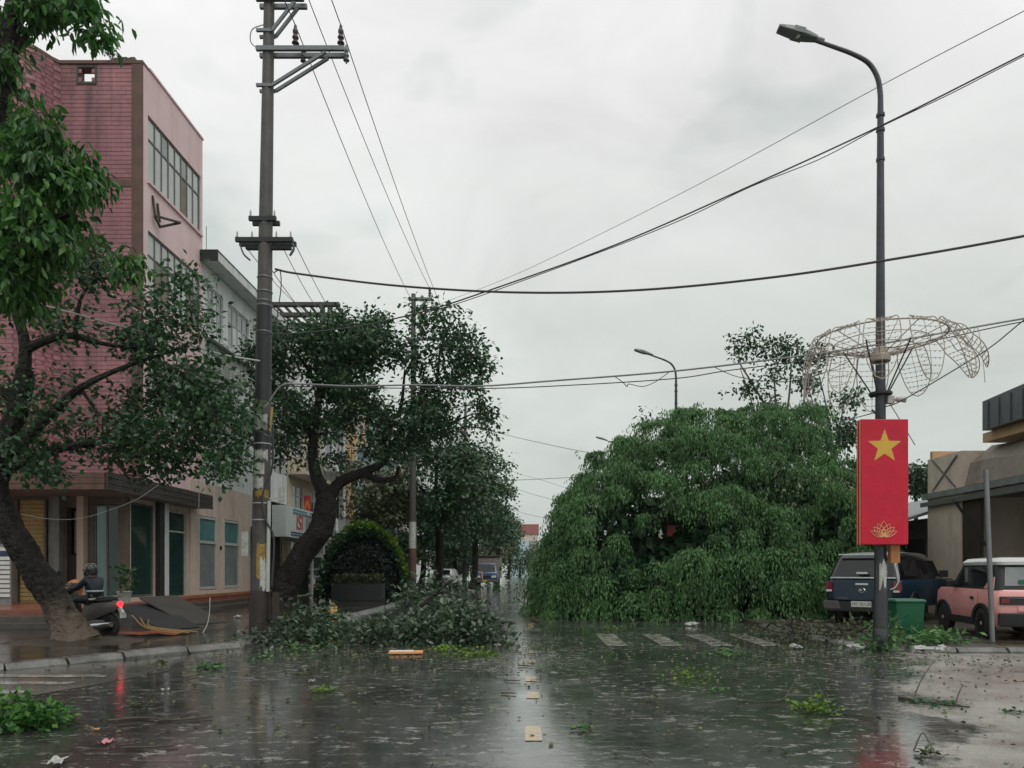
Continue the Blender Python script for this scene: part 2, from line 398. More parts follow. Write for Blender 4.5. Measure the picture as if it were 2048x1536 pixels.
mat('orange_lit', (.5, .28, .04), .4, var=.1)
mat('bin_green', (.004, .095, .042), .42, var=.12)
mat('skin', (.35, .19, .13), .55, var=.1)
mat('jacket_navy', (.010, .016, .030), .5, var=.2, bump=.3, bscale=14)
mat('trousers', (.014, .014, .017), .6, var=.2)
mat('reflective', (.42, .50, .50), .4, var=.1)
mat('helmet', (.05, .06, .055), .2, var=.2, coat=.5)
mat('hair_black', (.008, .007, .007), .5)
mat('foam_white', (.62, .61, .56), .7, var=.1)
mat('foam_orange', (.62, .30, .12), .7, var=.12)
mat('bag_white', (.34, .345, .33), .45, var=.1)
mat('wood_panel', (.045, .038, .030), .5, var=.3, streak=.4)
mat('tarp_dark', (.022, .023, .026), .4, var=.3)
mat('tarp_red', (.28, .075, .045), .42, var=.25)
mat('tarp_orange', (.42, .27, .15), .6, var=.15)
mat('tarp_brown', (.19, .165, .135), .65, var=.2, streak=.4)
mat('roof_grey', (.085, .095, .105), .4, var=.2, metal=.2)
mat('awning_grey', (.16, .18, .18), .45, var=.25, streak=.4)
mat('pot_white', (.50, .49, .44), .5, var=.1)
mat('yellow_box', (.55, .31, .07), .5, var=.25)
mat('pink_litter', (.55, .22, .24), .5, var=.2)
mat('meter_brown', (.36, .15, .055), .5, var=.25, scale=14)
mat('pipe_grey', (.20, .215, .22), .35, metal=.4, var=.15)
leafmat('leaf_fig', [(.014, .052, .022), (.032, .095, .034), (.065, .150, .054)], rough=.45)
leafmat('leaf_dark', [(.010, .044, .020), (.026, .084, .032), (.056, .136, .048)], rough=.45)
leafmat('leaf_far', [(.014, .052, .022), (.028, .084, .032), (.048, .118, .042)], trans=.2)
leafmat('leaf_bright', [(.018, .075, .020), (.045, .150, .028), (.10, .24, .04)], trans=.35)
leafmat('leaf_weep', [(.025, .088, .029), (.066, .168, .050), (.140, .272, .088)], rough=.6, trans=.3)
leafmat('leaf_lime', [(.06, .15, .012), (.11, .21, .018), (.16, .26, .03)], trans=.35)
leafmat('leaf_debris', [(.024, .052, .026), (.045, .085, .042), (.085, .125, .072)], rough=.28, trans=.15)
leafmat('leaf_litter', [(.035, .065, .018), (.07, .11, .03), (.12, .11, .05), (.05, .04, .025)], rough=.3, trans=.1)
leafmat('leaf_shade', [(.006, .012, .009), (.010, .020, .014), (.016, .028, .019)], rough=.7, trans=.1)  # near-black colour paints in the shade inside the dome bush
leafmat('leaf_olive', [(.035, .060, .022), (.06, .085, .03), (.09, .10, .045)], trans=.2)

def bark_based(name, z0, z1):      # dark wet bark, pale and scuffed near the ground with an uneven edge
    mat(name, (.020, .018, .016), .6, var=.75, scale=9, bump=1.0, bscale=11, bdist=.09, spec=.2); m = MT[name]; t = m.node_tree
    p = [n for n in t.nodes if n.type == 'BSDF_PRINCIPLED'][0]; src = p.inputs['Base Color'].links[0].from_socket
    g = N(t, 'ShaderNodeNewGeometry'); sp = N(t, 'ShaderNodeSeparateXYZ'); t.links.new(g.outputs['Position'], sp.inputs[0])
    nz = N(t, 'ShaderNodeTexNoise'); nz.inputs['Scale'].default_value = 7; nz.inputs['Detail'].default_value = 6; nz.inputs['Roughness'].default_value = .7; t.links.new(g.outputs['Position'], nz.inputs['Vector'])
    ad = N(t, 'ShaderNodeMath', operation='MULTIPLY_ADD'); t.links.new(nz.outputs[0], ad.inputs[0]); ad.inputs[1].default_value = 1.3; t.links.new(sp.outputs['Z'], ad.inputs[2])
    r = N(t, 'ShaderNodeMapRange'); r.inputs[1].default_value = z0 + .65; r.inputs[2].default_value = z1 + .65; r.inputs[3].default_value = .85; r.inputs[4].default_value = 0; t.links.new(ad.outputs[0], r.inputs[0])
    mx = N(t, 'ShaderNodeMix', data_type='RGBA'); t.links.new(r.outputs[0], mx.inputs[0]); t.links.new(src, mx.inputs[6]); mx.inputs[7].default_value = (.15, .118, .088, 1); t.links.new(mx.outputs[2], p.inputs['Base Color'])
bark_based('bark_based', .45, 1.0)
# ------------------------------------------------------------------ the setting: ground, pavements, kerbs, markings
def sheet(name, poly, z, m, kind='structure', thick=0.0, parent=None):
    b = MB()
    if thick: b.prism([(x, y, z - thick) for x, y in poly], (0, 0, thick))
    else: b.add([(x, y, z) for x, y in poly], [tuple(range(len(poly)))])
    return b.build(name, m, parent, kind=kind)
gb = MB(); gb.add([(-900, -60, 0), (900, -60, 0), (900, 2500, 0), (-900, 2500, 0)], [(0, 1, 2, 3)])
gb.build('road', 'asphalt', kind='structure')
LK = [(-5.35, 13.9), (-5.95, 13.05), (-6.55, 12.1), (-7.5, 10.7), (-9.0, 9.75), (-12.0, 9.3), (-40, 9.0)]
sheet('pavement_left', [(-5.62, 700), (-5.62, 14.0)] + [(x - .22, y + .14) for x, y in LK[1:]] + [(-60, 9.2), (-60, 700)], .095, 'paving', thick=.3)
RK = [(5.75, 16.0), (5.85, 14.4), (6.35, 13.35), (7.4, 13.0), (10.0, 12.9), (40, 12.8)]
sheet('pavement_right', [(60, 700), (60, 12.95), (40, 12.95), (10.0, 13.05), (7.45, 13.15), (6.45, 13.45), (6.0, 14.45), (5.9, 16.0), (5.9, 700)], .08, 'dirt', thick=.3)
# lighter concrete of the two side streets
ap = [(-60, 9.0), (-12, 9.2), (-9.1, 9.6), (-7.6, 10.6), (-6.9, 11.6), (-5.6, 11.9), (-5.2, 10.8), (-5.5, 9.4), (-5.9, 8.2), (-6.3, 7.0), (-8, 6.2), (-60, 6.0)]
sheet('side_street_left', ap, .004, 'side_concrete')
if 0: apr = [(60, 12.8), (10, 12.85), (7.4, 12.95), (6.4, 13.2), (5.5, 12.5), (5.0, 11.7), (4.55, 11.0), (4.6, 10.4), (4.2, 9.6), (4.3, 9.0), (3.7, 8.3), (3.75, 7.6), (3.3, 6.9), (3.35, 6.2), (2.9, 5.6), (2.95, 4.6), (2.7, 3.5), (3, 1), (60, 0)]

# kerb stones, one by one
def kerb_run(pts, step, rootname, wid=.27, h=.115, seed=1):
    rg = random.Random(seed)
    root = empty(rootname, (pts[0][0], pts[0][1], 0), kind='structure')
    P = [Vector((x, y, 0)) for x, y in pts]; acc = []
    for a, b in zip(P, P[1:]):
        n = max(1, round((b - a).length / step))
        for i in range(n): acc.append((a.lerp(b, i / n), a.lerp(b, (i + 1) / n)))
    for a, b in acc[:110]:
        d = (b - a).normalized(); n = Vector((-d.y, d.x, 0))
        if n.x * (1 if a.x > 0 else -1) < 0 and abs(n.x) > .3: n = -n
        if abs(n.x) <= .3 and n.y < 0: n = -n
        a2 = a + d * .02; b2 = b - d * .02
        dz = rg.uniform(-.012, .012); tw = rg.uniform(-.012, .012)
        m = MB(); pr = [(0, -.05), (0, .035 + dz), (.07, h + dz), (wid, h + .006 + dz), (wid, -.05)]
        m.loft([[q + n * (u + s * tw) + Vector((0, 0, v)) for u, v in pr] for q, s in ((a2, 0), (b2, 1))])
        m.build('kerb_stone', 'kerb_stone', root, bevel=.008)
    return root
kerb_run([(-5.35, 24)] + LK[:5] + [(-12, 9.3), (-16, 9.2)], 1.0, 'kerb_left')
kerb_run([(5.75, 19), (5.75, 16)] + RK[1:5] + [(14, 12.85)], 1.0, 'kerb_right', wid=.2, h=.09, seed=2)
# painted markings
cw = empty('zebra_crossing', (2.5, 15.5, 0), kind='structure')
xs = [-4.6, -3.75, -2.9, 1.45, 2.5, 3.45, 4.4]
for i, x0 in enumerate(xs):
    m = MB(); m.add([(x0, 14.25, .006), (x0 + .42, 14.25, .006), (x0 + .42, 16.9, .006), (x0, 16.9, .006)], [(0, 1, 2, 3)]); m.build('stripe', 'paint_white', cw)
cl = empty('centre_line', (0, 12, 0), kind='structure')
for y0, y1, x0 in ((6.35, 6.95, .02), (8.45, 8.9, .02), (9.75, 10.2, 0.0), (11.6, 12.0, 0.0), (13.0, 13.4, 0), (18.5, 20.5, 0), (24, 26, 0), (30, 32, 0), (36, 38, 0)):
    m = MB(); m.add([(x0 - .07, y0, .006), (x0 + .075, y0, .006), (x0 + .07, y1, .006), (x0 - .07, y1, .006)], [(0, 1, 2, 3)]); m.build('dash', 'paint_yellow', cl)
cw2 = empty('side_zebra_crossing', (-6.5, 9, 0), kind='structure')
for y0 in (8.05, 8.75, 9.45, 10.1):
    x1 = -5.75 + (10.1 - y0) * -.12
    m = MB(); m.add([(-11, y0, .009), (x1, y0, .009), (x1 - .05, y0 + .24, .009), (-11, y0 + .24, .009)], [(0, 1, 2, 3)]); m.build('stripe', 'paint_white', cw2)

# ------------------------------------------------------------------ building helpers
def wall_open(mb, ax, pos, th, u0, u1, z0, z1, ops):
    """wall in the plane ax=pos (x: u is y; y: u is x), openings (u0,u1,z0,z1); th may be negative"""
    us = sorted({u0, u1, *[min(max(o[0], u0), u1) for o in ops], *[min(max(o[1], u0), u1) for o in ops]})
    zs = sorted({z0, z1, *[min(max(o[2], z0), z1) for o in ops], *[min(max(o[3], z0), z1) for o in ops]})
    for za, zb in zip(zs, zs[1:]):
        run = None
        for ua, ub in list(zip(us, us[1:])) + [(None, None)]:
            solid = ua is not None and not any(o[0] < (ua + ub) / 2 < o[1] and o[2] < (za + zb) / 2 < o[3] for o in ops)
            if solid: run = (run[0] if run else ua, ub)
            elif run:
                a, b = sorted((pos, pos + th))
                if ax == 'x': mb.box(a, b, run[0], run[1], za, zb)
                else: mb.box(run[0], run[1], a, b, za, zb)
                run = None
def window_x(parent, X, y0, y1, z0, z1, cols, ztr=None, fm='window_frame', panes=('glass_pale',), fw=.05, seed=0, name='window', inset=.1):
    """window in a wall facing +X; frame is the part, each pane a sub-part"""
    rg = random.Random(seed); f = MB(); xa, xb = X - inset, X - inset + .06
    f.box(xa, xb, y0, y1, z0, z0 + fw); f.box(xa, xb, y0, y1, z1 - fw, z1)
    f.box(xa, xb, y0, y0 + fw, z0 + fw, z1 - fw); f.box(xa, xb, y1 - fw, y1, z0 + fw, z1 - fw)
    ys = [y0 + fw + (y1 - y0 - 2 * fw) * i / cols for i in range(cols + 1)]
    rows = [(z0 + fw, ztr - fw / 2), (ztr + fw / 2, z1 - fw)] if ztr else [(z0 + fw, z1 - fw)]
    if ztr: f.box(xa, xb - .002, y0 + fw, y1 - fw, ztr - fw / 2, ztr + fw / 2)
    for y in ys[1:-1]:
        for za, zb in rows: f.box(xa, xb - .004, y - fw / 2, y + fw / 2, za, zb)
    w = f.build(name, fm, parent)
    for ya, yb in zip(ys, ys[1:]):
        for za, zb in rows:
            g = MB(); g.box(xa + .015, xa + .03, ya + .01, yb - .01, za - .01, zb + .01)
            g.build('pane', rg.choice(panes), w)
    return w
def window_y(parent, Y, x0, x1, z0, z1, cols, ztr=None, fm='window_frame', panes=('glass_pale',), fw=.05, seed=0, name='window'):
    rg = random.Random(seed); f = MB(); ya, yb = Y + .04, Y + .1
    f.box(x0, x1, ya, yb, z0, z0 + fw); f.box(x0, x1, ya, yb, z1 - fw, z1)
    f.box(x0, x0 + fw, ya, yb, z0 + fw, z1 - fw); f.box(x1 - fw, x1, ya, yb, z0 + fw, z1 - fw)
    xs = [x0 + fw + (x1 - x0 - 2 * fw) * i / cols for i in range(cols + 1)]
    rows = [(z0 + fw, ztr - fw / 2), (ztr + fw / 2, z1 - fw)] if ztr else [(z0 + fw, z1 - fw)]
    if ztr: f.box(x0 + fw, x1 - fw, ya + .002, yb, ztr - fw / 2, ztr + fw / 2)
    for x in xs[1:-1]:
        for za, zb in rows: f.box(x - fw / 2, x + fw / 2, ya + .004, yb, za, zb)
    w = f.build(name, fm, parent)
    for xa, xb in zip(xs, xs[1:]):
        for za, zb in rows:
            g = MB(); g.box(xa + .01, xb - .01, ya + .03, ya + .045, za - .01, zb + .01); g.build('pane', rg.choice(panes), w)
    return w

# ------------------------------------------------------------------ pink corner building
PB = empty('pink_building', (-12, 22.2, 0), 'four-storey pink corner building with tiled end wall and long window bands', 'building')
b = MB(); b.box(-22, -12.4, 23.7, 27.38, .1, 15.9); b.box(-22, -15.2, 22.7, 23.7, 4.2, 15.9); b.build('core', 'interior', PB)
HOLE = (-14.0, -13.5, 16.56, 17.0)
b = MB(); wall_open(b, 'y', 23.22, .3, -14.55, -12.301, 3.9, 17.1, [HOLE])
b.build('end_wall', 'tile_joint', PB)
# the end wall's curved return and its left part, as a bent sheet
crv = [(-14.55, 23.22), (-14.68, 23.05), (-14.78, 22.8), (-14.9, 22.55), (-15.1, 22.4), (-15.4, 22.33), (-20, 22.3)]
b = MB()
for (xa, ya), (xb, yb) in zip(crv, crv[1:]):
    b.add([(xa, ya, 3.9), (xb, yb, 3.9), (xb, yb, 17.1), (xa, ya, 17.1), (xa, ya + .35, 3.9), (xb, yb + .35, 3.9), (xb, yb + .35, 17.1), (xa, ya + .35, 17.1)],
          [(0, 1, 2, 3), (7, 6, 5, 4), (3, 2, 6, 7), (0, 4, 5, 1)])
b.build('curved_wall', 'tile_joint', PB)
# glazed wall tiles: recessed joints, running bond
b = MB(); rg = random.Random(3)
path = [Vector((-12.2, 23.22, 0))] + [Vector((x, y, 0)) for x, y in crv[:-1]] + [Vector((-17.2, 22.32, 0))]
cum = [0]
for p, q in zip(path, path[1:]): cum.append(cum[-1] + (q - p).length)
def on_path(s):
    for i in range(len(path) - 1):
        if s <= cum[i + 1] or i == len(path) - 2:
            d = path[i + 1] - path[i]; t = (s - cum[i]) / (cum[i + 1] - cum[i]); return path[i] + d * t, d.normalized()
TW, TH = .31, .135; row = 0; z = 4.15
while z < 17.0:
    s = .16 - (TW / 2 if row % 2 else 0)
    if 13.28 < z + TH / 2 < 13.55: z += TH; row += 1; continue
    while s < cum[-1]:
        s1 = min(s + TW - .005, cum[-1]); s0 = max(s, .16); s += TW
        if s1 - s0 < .05: continue
        for ci in cum[1:-1]:
            if s0 < ci < s1: s0, s1 = (s0, ci - .003) if ci - s0 > s1 - ci else (ci + .003, s1)
        if s1 - s0 < .04: continue
        p0, d0 = on_path(s0 + 1e-4); p1, d1 = on_path(s1 - 1e-4); dd = (p1 - p0).normalized(); n = Vector((dd.y, -dd.x, 0)); n = n if n.y < 0 else -n
        cx = (p0.x + p1.x) / 2
        if HOLE[0] - .02 < cx < HOLE[1] + .02 and HOLE[2] - .06 < z + TH / 2 < HOLE[3] + .06: continue
        if rg.random() < .004: continue
        o = .012 + rg.uniform(-.002, .003); o2 = o + rg.uniform(-.001, .001); za, zb = z, z + TH - .016
        vs = [p0 + n * .001, p1 + n * .001, p1 + n * o, p0 + n * o2]
        b.add([(v.x, v.y, zz) for zz in (za, zb) for v in vs], [(2, 3, 7, 6), (4, 5, 6, 7), (0, 3, 2, 1), (0, 4, 7, 3), (1, 2, 6, 5)])
    z += TH; row += 1
b.build('wall_tiles', 'pink_tile', PB, kind='stuff')
b = MB(); b.box(-12.34, -12.002, 23.17, 23.219, 3.95, 17.12); b.build('corner_trim', 'brown_trim', PB)
b = MB(); b.box(-14.55, -12.345, 23.185, 23.26, 13.31, 13.52); b.build('floor_band', 'brown_trim', PB)
b = MB(); b.box(-14.6, -11.99, 23.16, 23.56, 17.1, 17.2)
rg = random.Random(5)
for x0 in np.arange(-13.0, -12.3, .12): b.box(x0, x0 + .14, 23.2, 23.45, 17.2, 17.2 + rg.uniform(.02, .13))
b.build('coping', 'brown_trim', PB)
b = MB()
for (xa, ya), (xb, yb) in zip(crv, crv[1:]):
    b.add([(xa, ya - .05, 17.1), (xb, yb - .05, 17.1), (xb, yb - .05, 17.2), (xa, ya - .05, 17.2), (xa, ya + .4, 17.1), (xb, yb + .4, 17.1), (xb, yb + .4, 17.2), (xa, ya + .4, 17.2)], [(0, 1, 2, 3), (3, 2, 6, 7), (7, 6, 5, 4), (0, 4, 5, 1)])
b.build('coping', 'brown_trim', PB)
b = MB(); b.box(HOLE[0] - .07, HOLE[1] + .07, 23.195, 23.24, HOLE[2] - .07, HOLE[2]); b.box(HOLE[0] - .07, HOLE[1] + .07, 23.195, 23.24, HOLE[3], HOLE[3] + .07)
b.box(HOLE[0] - .07, HOLE[0], 23.195, 23.24, HOLE[2], HOLE[3]); b.box(HOLE[1], HOLE[1] + .07, 23.195, 23.24, HOLE[2], HOLE[3]); b.build('opening_rim', 'dark_concrete', PB)
bands = [(13.65, 15.72), (9.95, 12.1), (6.2, 8.3)]
b = MB(); wall_open(b, 'x', -12.0, -.3, 23.22, 27.4, 4.0, 17.15, [(23.5, 27.25, a, c) for a, c in bands])
b.build('street_wall', 'pink_plaster', PB)
b = MB(); b.box(-12.33, -11.96, 23.56, 27.43, 17.152, 17.22); b.build('coping', 'pink_plaster', PB)
pm = ('glass_pale',) * 9 + ('glass_frost', 'curtain', 'glass_dark')
for i, (a, c) in enumerate(bands):
    window_x(PB, -12.0, 23.52, 27.23, a, c, 8, a + (c - a) * .66, panes=pm, seed=i + 11)
    q = MB(); q.box(-12.05, -11.93, 23.45, 27.3, a - .09, a - .002); q.build('sill', 'pink_plaster', PB)
# rusty bracket on the street wall
b = MB(); z0 = 12.75
b.bar((-11.98, 23.75, z0 + .55), (-11.9, 23.75, z0 - .1), .06); b.bar((-11.98, 24.05, z0 + .45), (-11.9, 24.05, z0 - .15), .06)
b.bar((-11.9, 23.7, z0 - .1), (-11.35, 24.3, z0 - .05), .06); b.bar((-11.9, 24.05, z0 - .3), (-11.35, 24.3, z0 - .05), .06); b.bar((-11.9, 23.7, z0 - .1), (-11.9, 24.1, z0 - .3), .06)
b.build('wall_bracket', 'door_brown', PB)
# ground floor
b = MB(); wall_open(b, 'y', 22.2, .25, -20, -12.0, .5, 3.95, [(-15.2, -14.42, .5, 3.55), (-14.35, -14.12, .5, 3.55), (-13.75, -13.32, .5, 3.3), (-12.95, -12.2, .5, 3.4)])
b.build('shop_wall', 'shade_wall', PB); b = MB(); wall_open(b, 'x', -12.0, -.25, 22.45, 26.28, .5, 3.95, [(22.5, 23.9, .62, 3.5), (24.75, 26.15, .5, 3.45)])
b.build('ground_floor_wall', 'cream_plaster', PB)
b = MB(); b.box(-20, -12.0, 22.2, 26.28, 3.951, 4.1); b.build('floor_slab', 'grey_concrete', PB)
b = MB(); b.box(-19, -12.6, 23.1, 23.65, .5, 3.9); b.build('shop_interior', 'interior', PB)
sh = MB(); sh.box(-15.2, -14.42, 22.31, 22.33, .5, 3.55); sh = sh.build('roller_shutter', 'shutter_yellow', PB)
for k in range(24):
    q = MB(); za = .52 + k * .126
    q.loft([[(x, 22.31, za), (x, 22.285, za + .03), (x, 22.285, za + .09), (x, 22.31, za + .118)] for x in (-15.19, -14.43)]); q.build('slat', 'shutter_yellow', sh)
q = MB(); q.box(-14.35, -14.12, 22.3, 22.34, .5, 3.55); q.build('panel', 'tarp_dark', PB)
q = MB(); q.box(-14.12, -13.82, 21.95, 22.195, .5, 3.9); q.build('column', 'grey_concrete', PB)
q = MB(); q.box(-13.32, -13.12, 21.98, 22.195, .5, 3.9); q.build('column', 'cream_plaster', PB)
q = MB(); q.box(-13.75, -13.32, 22.32, 22.36, .5, 1.9); dq = q.build('door', 'door_brown', PB)
q = MB(); q.box(-13.6, -13.36, 22.34, 22.37, 1.95, 3.2); q.build('curtain', 'curtain', PB)
window_y(PB, 22.2, -12.95, -12.2, .55, 3.38, 2, None, 'window_frame', ('glass_teal', 'glass_green'), seed=4, name='shop_window')
window_x(PB, -12.0, 22.52, 23.88, .64, 3.48, 1, None, 'window_frame', ('glass_green',), name='shop_window')
q = MB(); q.box(-11.997, -11.85, 23.95, 24.25, .5, 3.9); q.build('column', 'tarp_dark', PB)
q = MB(); q.box(-11.997, -11.88, 24.35, 24.62, .5, 3.9); q.build('column', 'white_plaster', PB)
d1 = window_x(PB, -12.0, 24.77, 26.13, .52, 3.43, 1, 2.75, 'window_frame_pale', ('glass_green',), name='glass_door')
# entrance platform and steps
ST = empty('shop_steps', (-14, 19, .095), 'wet tiled steps and platform before the shops under the pink building', 'steps')
for k, (o, zt, m) in enumerate(((.75, .235, 'step_tile'), (.38, .37, 'step_tile'), (0, .5, 'step_red'))):
    b = MB(); b.prism([(-24, 17.9 - o, .09), (-11.35 + o, 17.9 - o, .09), (-11.35 + o, 33.6, .09), (-24, 33.6, .09)], (0, 0, zt - .09)); b.build('step', m, ST, bevel=.01)
b = MB(); b.box(-11.5, -11.33, 24.5, 33.4, .501, .60); b.build('edge_tiles', 'step_orange', ST)
# canopy with ribbed fascia
CA = empty('shop_canopy', (-12, 21, 3.6), 'dark ribbed metal canopy wrapping the corner above the shop fronts', 'canopy')
b = MB(); b.prism([(-24, 20.05, 3.62), (-11.35, 20.05, 3.62), (-11.35, 26.6, 3.62), (-12.0, 26.6, 3.62), (-12.0, 22.18, 3.62), (-24, 22.18, 3.62)], (0, 0, .12)); b.build('soffit', 'canopy_soffit', CA)
for k in range(6):
    za = 3.60 + k * .082; q = MB(); q.box(-11.35, -11.28 - (k % 2) * .012, 20.0, 26.62, za, za + .072); q.build('fascia_rib', 'canopy_metal', CA)
for k in range(3):
    za = 3.60 + k * .155; q = MB(); q.box(-24, -11.36, 19.96 + (k % 2) * .012, 20.05, za, za + .14); q.build('fascia_rib', 'brown_trim', CA)
b = MB(); b.add([(-24, 20.06, 4.04), (-11.36, 20.06, 4.04), (-11.36, 22.3, 4.25), (-24, 22.3, 4.25)], [(0, 1, 2, 3)]); b.add([(-11.36, 20.06, 4.04), (-11.36, 26.6, 4.04), (-11.99, 26.6, 4.25), (-11.99, 22.3, 4.25)], [(0, 1, 2, 3)]); b.build('roof_sheet', 'canopy_metal', CA)
# louvred white board standing at the left shop
LB = empty('louvre_board', (-14.3, 20.3, .5), 'white louvred board with dark blue band beside the yellow shutter', 'board')
for k in range(11):
    za = .72 + k * .125
    q = MB(); q.box(-14.75, -14.1, 20.28, 20.31, za, za + .09); q.build('slat', 'blue_band' if k == 9 else 'louvre_white', LB)
q = MB(); q.box(-14.76, -14.09, 20.315, 20.35, .502, 2.15); q.build('frame', 'grey_concrete', LB)

# ------------------------------------------------------------------ white building with flat roof slab
WB = empty('white_building', (-12, 27.5, 0), 'white three-storey building with overhanging flat roof slab beside the pink one', 'building')
b = MB(); b.box(-22, -12.35, 27.42, 36.9, .1, 12.6); b.build('core', 'interior', WB)
wins = [(27.6, 29.25), (29.7, 31.9), (32.35, 34.6), (35.0, 36.7)]
ops = [(a, c, 10.2, 12.05) for a, c in wins] + [(a, c, 6.0, 8.0) for a, c in wins]
b = MB(); wall_open(b, 'x', -12.0, -.3, 27.42, 36.9, 4.65, 12.7, ops); b.build('street_wall', 'white_plaster', WB)
b = MB(); b.box(-22, -12.31, 27.405, 27.42, 4.65, 12.7); b.build('side_wall', 'white_plaster', WB)
b = MB(); b.box(-22, -11.38, 27.2, 37.3, 12.72, 13.04); b.build('roof_slab', 'white_plaster', WB)
b = MB(); b.box(-22, -11.34, 27.16, 27.2, 12.66, 13.06); b.build('roof_edge', 'dark_metal', WB)
b = MB(); b.box(-22, -11.36, 27.2, 37.3, 13.041, 13.08); b.build('roof_edge', 'dark_concrete', WB)
for k, (a, c) in enumerate(wins):
    window_x(WB, -12.0, a + .02, c - .02, 10.22, 12.03, 4, 11.35, 'window_frame_pale', ('glass_frost', 'glass_frost', 'glass_pale'), seed=20 + k)
    window_x(WB, -12.0, a + .02, c - .02, 6.02, 7.98, 4, 7.3, 'window_frame_pale', ('glass_frost', 'glass_dark', 'glass_pale'), seed=40 + k)
b = MB(); b.box(-12.0, -11.72, 27.45, 36.9, 9.98, 10.12); b.build('ledge', 'white_plaster', WB)
b = MB(); b.box(-11.998, -11.93, 27.45, 36.9, 8.9, 9.95); b.build('spandrel', 'stained_plaster', WB)
gw = [(26.95, 28.45), (29.15, 30.65)]
b = MB(); wall_open(b, 'x', -11.93, -.3, 26.3, 33.4, .5, 4.64, [(a, c, .72, 3.42) for a, c in gw]); b.build('ground_floor_wall', 'cream_plaster', WB)
b = MB(); b.box(-12.6, -12.4, 26.4, 33.3, .5, 4.5); b.build('shop_interior', 'interior', WB)
for k, (a, c) in enumerate(gw):
    f = MB(); X = -11.93
    for za, zb in ((.74, .84), (2.42, 2.52), (3.32, 3.40)): f.box(X - .08, X + .01, a, c, za, zb)
    f.box(X - .08, X + .008, a, a + .06, .84, 3.32); f.box(X - .08, X + .008, c - .06, c, .84, 3.32)
    w = f.build('tall_window', 'window_frame_pale', WB)
    q = MB(); q.box(X - .05, X - .035, a, c, 2.52, 3.32); q.build('pane', 'glass_teal', w)
    q = MB(); q.box(X - .05, X - .035, a, c, .84, 2.42); q.build('pane', 'glass_frost', w)
q = MB(); q.cbox((-11.91, 28.8, 2.3), .05, .1, .14); q.build('wall_socket', 'dark_metal', WB)
q = MB(); q.cyl((-11.95, 27.6, 13.05), (-11.95, 27.6, 14.1), .012, 6); q.build('aerial', 'dark_metal', WB)
q = MB(); q.box(-11.92, -11.8, 31.9, 33.3, .55, 3.3); q.build('panel', 'tarp_dark', WB)

# ------------------------------------------------------------------ row of narrow houses further along the left pavement
def tube_house(label, d0, d1, h, wall, storeys, roof='grey_concrete', trim='white_plaster', xf=-12.0, seed=0, glass=('glass_dark', 'glass_frost'), low=None, name='narrow_house'):
    rg = random.Random(seed)
    o = empty(name, (xf, d0, .095), label, 'house', 'narrow houses along the left pavement')
    b = MB(); b.box(xf - 9, xf - .35, d0 + .01, d1 - .01, .1, h - .02); b.build('core', wall, o)
    sh_ = (h - .3) / storeys; ops = []; ws = []
    for s in range(storeys):
        za = .1 + s * sh_
        if s == 0: ops.append((d0 + .5, d1 - .5, .12, 2.9)); continue
        nw = 2 if d1 - d0 > 4.6 else 1; span = (d1 - d0) / nw
        for k in range(nw):
            a = d0 + span * k + span * .2; c = d0 + span * (k + 1) - span * .2
            ops.append((a, c, za + .9, za + sh_ - .55)); ws.append((a, c, za + .9, za + sh_ - .55))
    b = MB(); wall_open(b, 'x', xf, -.3, d0 + .01, d1 - .01, .1, h, ops); b.build('street_wall', wall, o)
    if low:
        b = MB(); wall_open(b, 'x', xf + .03, -.028, d0 + .02, d1 - .02, .1, h * .74, ops); b.build('street_wall', low, o)
    for a, c, za, zb in ws: window_x(o, xf, a, c, za, zb, 2, za + (zb - za) * .7, 'window_frame_pale', glass, seed=rg.randint(0, 999))
    q = MB(); q.box(xf - .25, xf - .2, d0 + .5, d1 - .5, .12, 2.9); q.build('shop_front', 'glass_green' if seed % 2 else 'interior', o)
    for s in range(1, storeys):
        za = .1 + s * sh_
        if rg.random() < .7:
            q = MB(); q.box(xf, xf + .9, d0 + .1, d1 - .1, za - .1, za + .05); bal = q.build('balcony', trim, o)
            q = MB(); q.box(xf + .84, xf + .9, d0 + .1, d1 - .1, za + .9, za + .96)
            y = d0 + .15
            while y < d1 - .1: q.box(xf + .86, xf + .88, y, y + .03, za + .05, za + .9); y += .16
            q.build('railing', 'window_frame', bal)
    q = MB(); q.box(xf - 9, xf + .35, d0 + .005, d1 - .005, h, h + .22); q.build('roof', roof, o)
    return o
tube_house('low yellow house behind the sign with white letters board', 37.0, 43.0, 9.6, 'yellow_plaster', 3, seed=3, trim='cream_plaster')
H4 = tube_house('tall grey-white house carrying a dark roof pergola above the trees', 43.2, 48.5, 14.6, 'white_plaster', 4, seed=4)
b = MB()
for x in (-15.0, -12.1): b.box(x - .12, x + .12, 43.4, 43.65, 14.8, 16.75)
for z in (15.55, 16.15, 16.75): b.box(-15.6, -11.1, 43.35, 43.7, z, z + .2)
for x in np.arange(-15.4, -11.2, .5): b.box(x, x + .1, 43.7, 47.5, 16.76, 16.9)
b.build('pergola', 'dark_concrete', H4)
tube_house('ochre house with pale blue lower floors seen through the branches', 51.5, 56.2, 13.4, 'ochre_plaster', 4, seed=6, low='blue_plaster')
tube_house('mint green house with pale blue lower floors behind the leaning tree', 56.5, 65.0, 13.9, 'mint_plaster', 4, seed=9, low='blue_plaster')
tube_house('cream house beyond the mint green house', 65.3, 76, 11.5, 'cream_plaster', 3, seed=12)
tube_house('white block under a red roof rising above the far left trees', 104, 112, 20.6, 'white_plaster', 6, roof='red_roof', trim='red_roof', xf=-9.6, seed=15, low='dark_concrete', name='tall_house')
